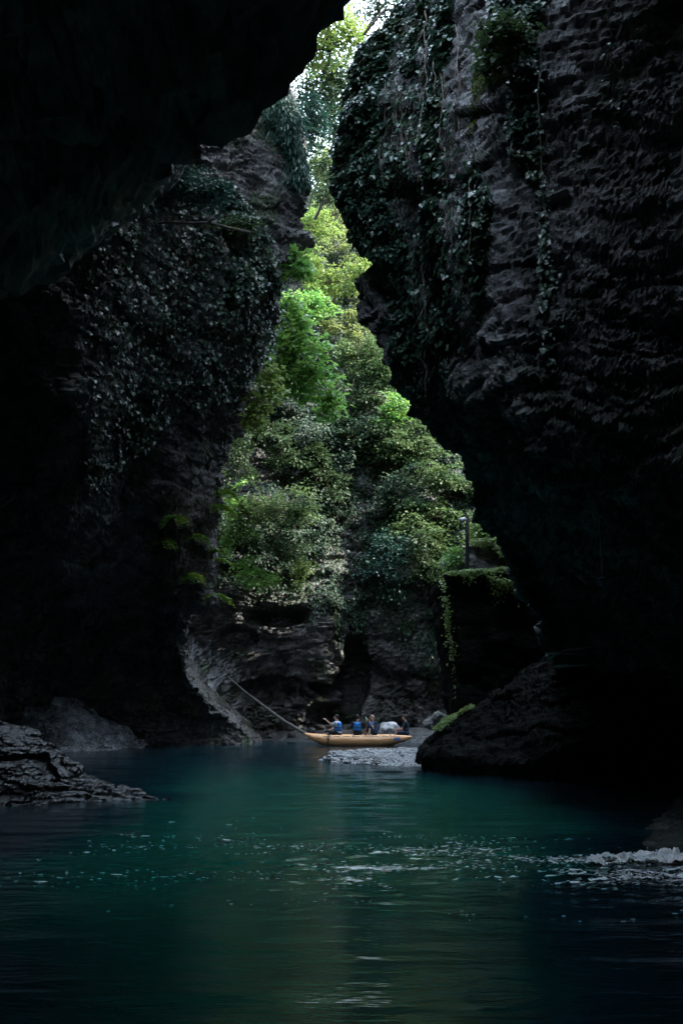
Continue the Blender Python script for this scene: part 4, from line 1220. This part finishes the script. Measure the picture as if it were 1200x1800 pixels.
# ------------------------------------------------------------------ raft
RY = 42.7
def rx(px, Y=RY): return W(px, Y)[0]
M['hull'] = plain('tan_hypalon', (.78, .40, .18), .36, .12, 3)
M['hull_far'] = M['hull']
M['strap'] = plain('black_webbing', (.015, .014, .014), .6, .2)
M['deck'] = plain('deck_board', (.30, .27, .23), .7, .2)
M['pipe'] = plain('metal_pipe', (.35, .36, .37), .35, .1)
rc_ = np.array((0.7, RY + .65, 0))
raft = empty('raft', rc_, 'tan inflatable catamaran raft with a pointed upturned bow on the river', 'raft')
x0, x1 = rx(536), rx(724)
def hull(Yc, dx):
    mb = MB(rc_)
    pts = [(x0 + dx, .47, .02), (x0 + dx + .12, .43, .07), (x0 + dx + .35, .34, .135), (x0 + dx + .75, .25, .20), (x0 + dx + 1.2, .215, .225), (.7 + dx, .20, .23), (x1 + dx - 1.3, .205, .225), (x1 + dx - .8, .235, .205),
           (x1 + dx - .35, .30, .14), (x1 + dx - .1, .345, .07), (x1 + dx, .37, .02)]
    # smooth the spine
    A = np.array(pts); u = np.linspace(0, len(A) - 1, 41)
    from_ = [np.interp(u, np.arange(len(A)), A[:, k]) for k in range(3)]
    mb.tube([(a_, Yc, z_) for a_, z_ in zip(from_[0], from_[1])], list(from_[2]), 20)
    o = mb.build('hull_tube', M['hull'], raft)
    sm = MB(rc_)
    for sgn in (1,):
        sm.tube([(a_, Yc - r_ * .98, z_ + r_ * .25) for a_, z_, r_ in zip(from_[0][4:-4], from_[1][4:-4], from_[2][4:-4])], .008, 5)
    sm.build('seam', M['hull'], o)
    gl_ = MB(rc_)
    xs_ = np.linspace(x0 + .7 + dx, x1 - .5 + dx, 33)
    gl_.tube([(xx, Yc - .15, .36 + .035 * abs(math.sin(k_ * math.pi / 4))) for k_, xx in enumerate(xs_)], .009, 5)
    gl_.build('grab_line', M['strap'], o)
    vv = MB(rc_); vv.tube([(x0 + .55 + dx, Yc - .14, .30), (x0 + .55 + dx, Yc - .165, .31)], [.035, .03], 10); vv.build('valve', M['strap'], o)
    for fx in (.30, .52, .74):
        rg = MB(rc_); xx = x0 + (x1 - x0) * fx + dx
        rg.tube([(xx + .05 * math.cos(q_), Yc - .02, .435 + .0 + .012 * math.sin(q_)) for q_ in np.linspace(0, 6.28, 9)], .008, 4)
        rg.build('d_ring', M['pipe'], o)
    return o
h1 = hull(RY, 0.0)
h2 = hull(RY + 1.3, -.10)
for fx in (.24, .45, .62, .80):
    mb = MB(rc_); xx = x0 + (x1 - x0) * fx
    mb.tube([(xx, RY - .16, .415), (xx, RY + .1, .445), (xx, RY + 1.2, .445), (xx, RY + 1.46, .415)], .025, 8); mb.build('crossbar', M['pipe'], raft)
for k in range(4):
    mb = MB(rc_); yy = RY + .22 + k * .23
    mb.box((x0 + .9, yy, .365), (x1 - .75, yy + .20, .395), .006); mb.build('deck_board', M['deck'], raft)
for xx in (rx(577), rx(668)):
    mb = MB(rc_)
    ring = [(xx, RY + .238 * math.cos(q_), .208 + .238 * math.sin(q_)) for q_ in np.linspace(-2.6, 1.3 if xx > 0 else 3.6, 15)]
    if xx < 0:
        mb.tube(ring, [.022] * 15, 6, (1, 1)); mb.build('strap', M['strap'], raft)
mb = MB(rc_)
lx = rx(697)
V, Fq = [], []
for i in range(7):
    for j in range(3):
        an = math.radians(168 - 12 * (j - 1))
        rr = .232
        V.append((lx - .13 + .26 * i / 6, RY + rr * math.cos(an) , .222 + rr * math.sin(an) * 1.0 + .02))
for i in range(6):
    for j in range(2):
        Fq.append((i * 3 + j, (i + 1) * 3 + j, (i + 1) * 3 + j + 1, i * 3 + j + 1))
mb.add(V, Fq)
M['patch'] = plain('blue_patch', (.05, .16, .5), .4, .1)
mb.build('blue_patch', M['patch'], raft)

# oar resting at the bow
ob = np.array((rx(577), RY - .22, .5))
oar = empty('oar', ob, 'black oar standing against the near tube at the bow', 'oar')
mb = MB(ob); mb.tube([ob + np.array((.02, .02, .05)), ob + np.array((0, -.08, -.75))], .018, 7); mb.build('shaft', M['strap'], oar)
mb = MB(ob); mb.tube([ob + np.array((-.16, .05, .06)), ob + np.array((-.05, .04, .11)), ob + np.array((.09, .03, .10)), ob + np.array((.14, .03, .08))], [.035, .05, .045, .02], 8); mb.build('grip', M['strap'], oar)

# ------------------------------------------------------------------ people
def remesh(mb, name, mat, parent, voxel, smooth_it=2):
    me = mb.mesh(name)
    o = bpy.data.objects.new(name, me); C.objects.link(o)
    md = o.modifiers.new('r', 'REMESH'); md.mode = 'VOXEL'; md.voxel_size = voxel; md.use_smooth_shade = True
    sm = o.modifiers.new('s', 'SMOOTH'); sm.iterations = smooth_it; sm.factor = .5
    bpy.context.view_layer.update()
    dg = bpy.context.evaluated_depsgraph_get()
    m2 = bpy.data.meshes.new_from_object(o.evaluated_get(dg))
    o.modifiers.clear()
    o.data = m2
    m2.name = name
    m2.polygons.foreach_set('use_smooth', np.ones(len(m2.polygons), bool))
    m2.materials.clear(); m2.materials.append(mat)
    o.parent = parent
    return o

M['skin'] = plain('skin', (.52, .31, .23), .5, .06, 20)
M['hair'] = plain('dark_hair', (.014, .012, .012), .6, .3, 60)
M['grey_hair'] = plain('grey_hair', (.25, .24, .23), .6, .3, 60)
M['eye'] = plain('eye', (.03, .02, .02), .2, .1)
M['lip'] = plain('lips', (.35, .12, .11), .5, .1)
M['pale_shirt'] = plain('pale_blue_shirt', (.50, .60, .72), .8, .12, 12)
M['jacket'] = plain('blue_life_jacket', (.02, .20, .62), .65, .15, 10)
M['black_cloth'] = plain('black_cloth', (.012, .013, .016), .8, .3, 12)
M['navy'] = plain('navy_cloth', (.012, .028, .06), .8, .25, 12)
M['shorts'] = plain('grey_shorts', (.10, .11, .12), .8, .2, 12)

def hand(mb, wrist, dirn, palm_n, grip, left):
    """palm, four bent fingers of different length and a thumb leaving the side of the palm"""
    d = unit(np.asarray(dirn, float)[None])[0]
    n_ = unit((np.asarray(palm_n, float) - (palm_n @ d) * d)[None])[0]
    s_ = np.cross(d, n_) * (1 if left else -1)
    pc_ = wrist + d * .05
    mb.caps(wrist, wrist + d * .03, .026, .03)
    for k, ln in zip((-1.5, -.5, .5, 1.5), (.060, .072, .076, .066)):
        kn = wrist + d * .088 + s_ * k * .019
        mb.caps(wrist + d * .02 + s_ * k * .012, kn, .017, .0125, 8)
        a1 = kn + (d * math.cos(grip) + n_ * math.sin(grip)) * ln * .55
        a2 = a1 + (d * math.cos(grip * 2.1) + n_ * math.sin(grip * 2.1)) * ln * .45
        mb.caps(kn, a1, .0105, .0095, 8); mb.caps(a1, a2, .0095, .008, 8)
    th0 = wrist + d * .03 + s_ * .032
    th1 = th0 + (d * .7 + s_ * .6 + n_ * .35) * .045
    th2 = th1 + (d * .8 + n_ * .6) * .032
    mb.caps(wrist + d * .015 + s_ * .015, th0, .018, .015, 8); mb.caps(th0, th1, .0135, .0115, 8); mb.caps(th1, th2, .0115, .009, 8)

def person(label, seat, yaw, lean, armL, armR, shirt, jacket, legs='shorts', hair='hair', head=(0, 0), knees=((.42, .13, .10), (.42, -.13, .10)), feet=((.50, .13, -.0), (.50, -.13, -.0)), grip=.5, sleeve=1.0, bald=False):
    f = np.array((math.cos(yaw), math.sin(yaw), 0.0)); l = np.array((-math.sin(yaw), math.cos(yaw), 0.0))
    seat = np.asarray(seat, float)
    def T(q): return seat + f * q[0] + l * q[1] + UP * q[2]
    root = empty('person', seat, label, 'person', 'people on the raft')
    ch = lambda u: (lean * u / .56, 0, u)
    hipL, hipR = T((0, .09, .10)), T((0, -.09, .10))
    shL, shR = T((lean, .175, .52)), T((lean, -.175, .52))
    eL, wL = T(armL[0]), T(armL[1]); eR, wR = T(armR[0]), T(armR[1])
    kL, kR = T(knees[0]), T(knees[1]); aL, aR = T(feet[0]), T(feet[1])
    hd_c = T((lean * 1.25 + .035, 0, .745))
    hy = yaw + head[0]
    hf = np.array((math.cos(hy), math.sin(hy), 0)) * math.cos(head[1]) + UP * math.sin(head[1]); hl = np.array((-math.sin(hy), math.cos(hy), 0)); hu = np.cross(hf, hl)
    RH = Matrix((tuple(hf), tuple(hl), tuple(hu))).transposed()
    HP = lambda q: hd_c + hf * q[0] + hl * q[1] + hu * q[2]
    RY_ = Matrix((tuple(f), tuple(l), (0, 0, 1))).transposed()
    mb = MB(seat)
    mb.ell(T((0, 0, .09)), (.12, .165, .12), 14, 10, RY_)
    mb.ell(T(ch(.26)), (.105, .145, .20), 14, 10, RY_)
    mb.ell(T(ch(.42)), (.115, .17, .17), 14, 10, RY_)
    mb.caps(shL, shR, .068, .068); mb.caps(T((lean, 0, .50)), T((lean * 1.15 + .015, 0, .66)), .065, .052)
    for sh, e, w_, lf in ((shL, eL, wL, True), (shR, eR, wR, False)):
        mb.caps(sh, e, .052, .041); mb.caps(e, w_, .041, .027)
        dd = w_ - e
        hand(mb, w_, dd, DOWN + f * .2 + jit(1, .01)[0], grip, lf)
    for hp, k, a_ in ((hipL, kL, aL), (hipR, kR, aR)):
        mb.caps(hp, k, .085, .058); mb.caps(k, a_, .056, .038)
        mb.caps(a_ + DOWN * .03 - f * .03, a_ + DOWN * .045 + f * .16, .036, .028)
    mb.ell(HP((-.008, 0, .03)), (.096, .076, .092), 16, 12, RH)
    mb.ell(HP((.022, 0, -.045)), (.068, .058, .072), 14, 10, RH)
    mb.caps(HP((.088, 0, .015)), HP((.108, 0, -.022)), .010, .015, 8)
    for sg in (-1, 1): mb.ell(HP((-.005, sg * .076, -.005)), (.018, .010, .030), 8, 6, RH)
    body = remesh(mb, 'body', M['skin'], root, .0085)
    for sg in (-1, 1):
        e = MB(seat); e.ell(HP((.083, sg * .030, .012)), (.010, .013, .009), 8, 6, RH); e.build('eye', M['eye'], root)
    e = MB(seat); e.ell(HP((.083, 0, -.058)), (.010, .024, .008), 8, 6, RH); e.build('mouth', M['lip'], root)
    # clothes follow the body
    mb = MB(seat)
    mb.ell(T((0, 0, .13)), (.135, .178, .10), 14, 10, RY_); mb.ell(T(ch(.26)), (.122, .162, .20), 14, 10, RY_); mb.ell(T(ch(.42)), (.130, .185, .155), 14, 10, RY_)
    mb.caps(shL, shR, .080, .080)
    for sh, e in ((shL, eL), (shR, eR)): mb.caps(sh, sh + (e - sh) * sleeve * .86, .067, .058)
    remesh(mb, 'shirt', M[shirt], root, .012)
    if jacket:
        mb = MB(seat)
        mb.ell(T(ch(.30)), (.165, .185, .20), 16, 10, RY_); mb.ell(T(ch(.42)), (.165, .180, .155), 16, 10, RY_)
        for sg in (-1, 1): mb.caps(T((lean - .09, sg * .105, .50)), T((lean + .10, sg * .105, .50)), .058, .058)
        j = remesh(mb, 'life_jacket', M[jacket], root, .013)
        sb = MB(seat)
        for u_ in (.20, .34):
            c_ = T(ch(u_)); rr = []
            for q_ in np.linspace(0, 2 * math.pi, 25): rr.append(c_ + f * math.cos(q_) * (.168 if u_ > .3 else .155) + l * math.sin(q_) * (.188 if u_ > .3 else .172))
            sb.tube(rr, .013, 6)
        sb.build('belt', M['black_cloth'], j)
    mb = MB(seat)
    mb.ell(T((0, 0, .08)), (.135, .18, .115), 14, 10, RY_)
    for hp, k in ((hipL, kL), (hipR, kR)): mb.caps(hp, hp + (k - hp) * .88, .10, .075)
    remesh(mb, 'shorts', M[legs], root, .012)
    mb = MB(seat)
    for a_ in (aL, aR): mb.caps(a_ + DOWN * .035 - f * .035, a_ + DOWN * .05 + f * .17, .046, .036)
    remesh(mb, 'shoes', M['black_cloth'], root, .012)
    if not bald:
        mb = MB(seat)
        mb.ell(HP((-.022, 0, .052)), (.098, .086, .088), 16, 12, RH); mb.ell(HP((-.055, 0, .0)), (.062, .076, .07), 14, 10, RH)
        remesh(mb, 'hair', M[hair], root, .010)
    return root

SZ = .40
def seat_at(px, Y): return np.array((W(px, Y)[0], Y, SZ))
PI = math.pi
# facing left (-x): yaw = PI ; left arm is towards -y (the camera)
person('person in a pale blue shirt and blue life jacket stretching an arm to the left', seat_at(595, 43.25), PI * .86, .06,
       [(.27, .22, .47), (.46, .30, .66)], [(.24, -.24, .33), (.42, -.12, .26)], 'pale_shirt', 'jacket', legs='black_cloth', head=(.2, .05), grip=1.2, sleeve=.8)
person('dark haired person in black under a blue life jacket, back to the camera', seat_at(628, 43.2), PI * .46, .05,
       [(.12, .30, .28), (.30, .22, .12)], [(.06, -.32, .30), (.22, -.34, .06)], 'black_cloth', 'jacket', legs='black_cloth', head=(-.3, 0))
person('bald person in a blue life jacket lifting a pale bottle to the face', seat_at(657, 43.55), PI * 1.22, .05,
       [(.20, .22, .30), (.34, .10, .60)], [(.22, -.22, .30), (.36, -.06, .57)], 'navy', 'jacket', legs='navy', bald=True, head=(0, .1), grip=1.0,
       knees=((.36, .15, .24), (.36, -.15, .26)), feet=((.42, .14, 0.0), (.42, -.14, 0.0)))
person('dark haired person all in navy at the stern with one forearm forward', seat_at(714, 43.3), PI * .97, .02,
       [(.14, .25, .30), (.40, .16, .26)], [(.16, -.25, .30), (.38, -.10, .24)], 'navy', None, legs='navy', head=(.1, 0), grip=1.0)
bt = seat_at(657, 43.55) + np.array((-.20 - .10, -.26, .70))
f3 = np.array((math.cos(PI * 1.22), math.sin(PI * 1.22), 0)); l3 = np.array((-f3[1], f3[0], 0))
bt = seat_at(657, 43.55) + f3 * .43 + l3 * .02 + UP * .66
bo = empty('bottle', bt, 'pale green bottle held up by the bald person', 'bottle')
M['bottle'] = plain('pale_green_plastic', (.48, .62, .52), .3, .08)
mb = MB(bt); ax = unit((UP + f3 * .35)[None])[0]
mb.tube([bt - ax * .09, bt - ax * .085, bt + ax * .05, bt + ax * .08, bt + ax * .10], [.03, .038, .038, .022, .016], 12); mb.build('flask', M['bottle'], bo)
mb = MB(bt); mb.tube([bt + ax * .10, bt + ax * .125], [.018, .018], 10); mb.build('cap', M['white_metal'], bo)

# ------------------------------------------------------------------ white water
m, n, L, b = newmat('foam')
b.inputs['Base Color'].default_value = (.93, .94, .95, 1); b.inputs['Roughness'].default_value = .5; b.inputs['Subsurface Weight'].default_value = .15; b.inputs['Subsurface Radius'].default_value = (.04, .05, .06); b.inputs['Subsurface Scale'].default_value = 1.0
tcf = n.new('ShaderNodeTexCoord'); nf = n.new('ShaderNodeTexNoise'); nf.inputs['Scale'].default_value = 30; nf.inputs['Detail'].default_value = 5
L.new(tcf.outputs['Object'], nf.inputs['Vector'])
bf = n.new('ShaderNodeBump'); bf.inputs['Strength'].default_value = .5; bf.inputs['Distance'].default_value = .02
L.new(nf.outputs['Fac'], bf.inputs['Height']); L.new(bf.outputs['Normal'], b.inputs['Normal'])
M['foam'] = m
def foam_ridge(x0, x1, yc, wid, h, seed, thr):
    nx, ny = 640, 110
    X, Y = np.meshgrid(np.linspace(x0, x1, nx), np.linspace(yc - wid, yc + wid, ny), indexing='ij')
    q = np.stack([X, Y, X * 0], -1)
    ends = sstep(x0, x0 + (x1 - x0) * .55, X)
    mid = yc + .10 * vnoise(np.stack([X[..., ], X * 0, X * 0], -1) * 1.6, seed)
    e = np.exp(-((Y - mid) / (wid * .42)) ** 2)
    n1 = np.abs(fbm(q * np.array((3.5, 3.5, 1)), 4, seed))
    n2 = np.clip(fbm(q * np.array((9, 9, 1)), 3, seed + 4), 0, 1)
    n3 = np.abs(fbm(q * np.array((16, 22, 1)), 3, seed + 12))
    hgt = e * (.25 + .75 * ends) * h * (.35 + .9 * n1 + .7 * n2 + .22 * n3) + .005 * fbm(q * 34, 3, seed + 7) * e
    keep = e * (.35 + .8 * ends) * (.55 + .75 * n1 + .35 * vnoise(q * np.array((4, 18, 1)), seed + 9) + .18 * vnoise(q * np.array((14, 40, 1)), seed + 10)) > thr
    Z = wave_z(X, Y) + hgt + .004
    Fq = grid_faces(nx, ny)
    k = keep.ravel()[Fq].all(1)
    return np.stack([X, Y, Z], -1).reshape(-1, 3), Fq[k]
for (a_, nm) in ((( 2.3, 6.2, 11.75, .55, .16, 601, .30), 'whitewater'), ((2.5, 6.2, 10.75, .32, .085, 611, .34), 'whitewater')):
    v, fq = foam_ridge(*a_)
    o = link(nm, mesh_np(nm, v, fq), M['foam']); tag(o, kind='stuff')
# splash drops
sv, sf = [], []
b0 = rock_mesh('drop', 7, 1, (1, 1, 1), .1); bv = np.array([v.co for v in b0.vertices]); bff = np.array([p_.vertices for p_ in b0.polygons]); bpy.data.meshes.remove(b0)
tot = 0
for k in range(600):
    xx = RNG.uniform(2.8, 5.5); second = RNG.random() < .3
    yy = (10.75 if second else 11.75) + RNG.normal(0, .12)
    zz = abs(RNG.normal(0, .07)) * (.5 if second else 1) * sstep(2.3, 4.2, xx) + .05
    sv.append(bv * RNG.uniform(.003, .011) * np.array((1, 1, 1.4)) + np.array((xx, yy, zz))); sf.append(bff + tot); tot += len(bv)
o = link('splash', mesh_np('splash', np.concatenate(sv), np.concatenate(sf)), M['foam']); tag(o, kind='stuff')
# foam flecks off the rapid, also painting sky glints on the chop
N_ = 120000
X = RNG.uniform(-6.5, 4.8, N_); Y = RNG.uniform(8.8, 16.5, N_)
q = np.stack([X, Y, X * 0], -1)
dens = chop_mask(X, Y) * sstep(-.1, .55, fbm(q * np.array((.7, 1.9, 1)), 3, 641)) * (.25 + .9 * sstep(-1, 4, X)) + 1.6 * sstep(1.2, 4, X) * (np.exp(-((Y - 11.75) / .5) ** 2) + np.exp(-((Y - 10.75) / .35) ** 2)) * sstep(-.3, .4, vnoise(q * np.array((2, 9, 1)), 645))
k = RNG.random(N_) < dens * .45
X, Y = X[k], Y[k]; N_ = len(X)
ang = np.linspace(0, 2 * math.pi, 7)[:-1]
ln = RNG.uniform(.006, .03, N_) * (1 + 1.6 * (RNG.random(N_) < .05)); wd = ln * RNG.uniform(.18, .5, N_)
R_ = RNG.uniform(.6, 1.2, (N_, 6))
VX = X[:, None] + ln[:, None] * np.cos(ang) * R_; VY = Y[:, None] + wd[:, None] * np.sin(ang) * R_
VZ = wave_z(VX, VY) + .006
V = np.stack([VX, VY, VZ], -1)
Fq = np.array([(0, 1, 2, 3), (0, 3, 4, 5)])[None] + (np.arange(N_) * 6)[:, None, None]
o = link('foam_glint_flecks', mesh_np('foam_glint_flecks', V.reshape(-1, 3), Fq.reshape(-1, 4)), M['foam']); tag(o, kind='stuff')
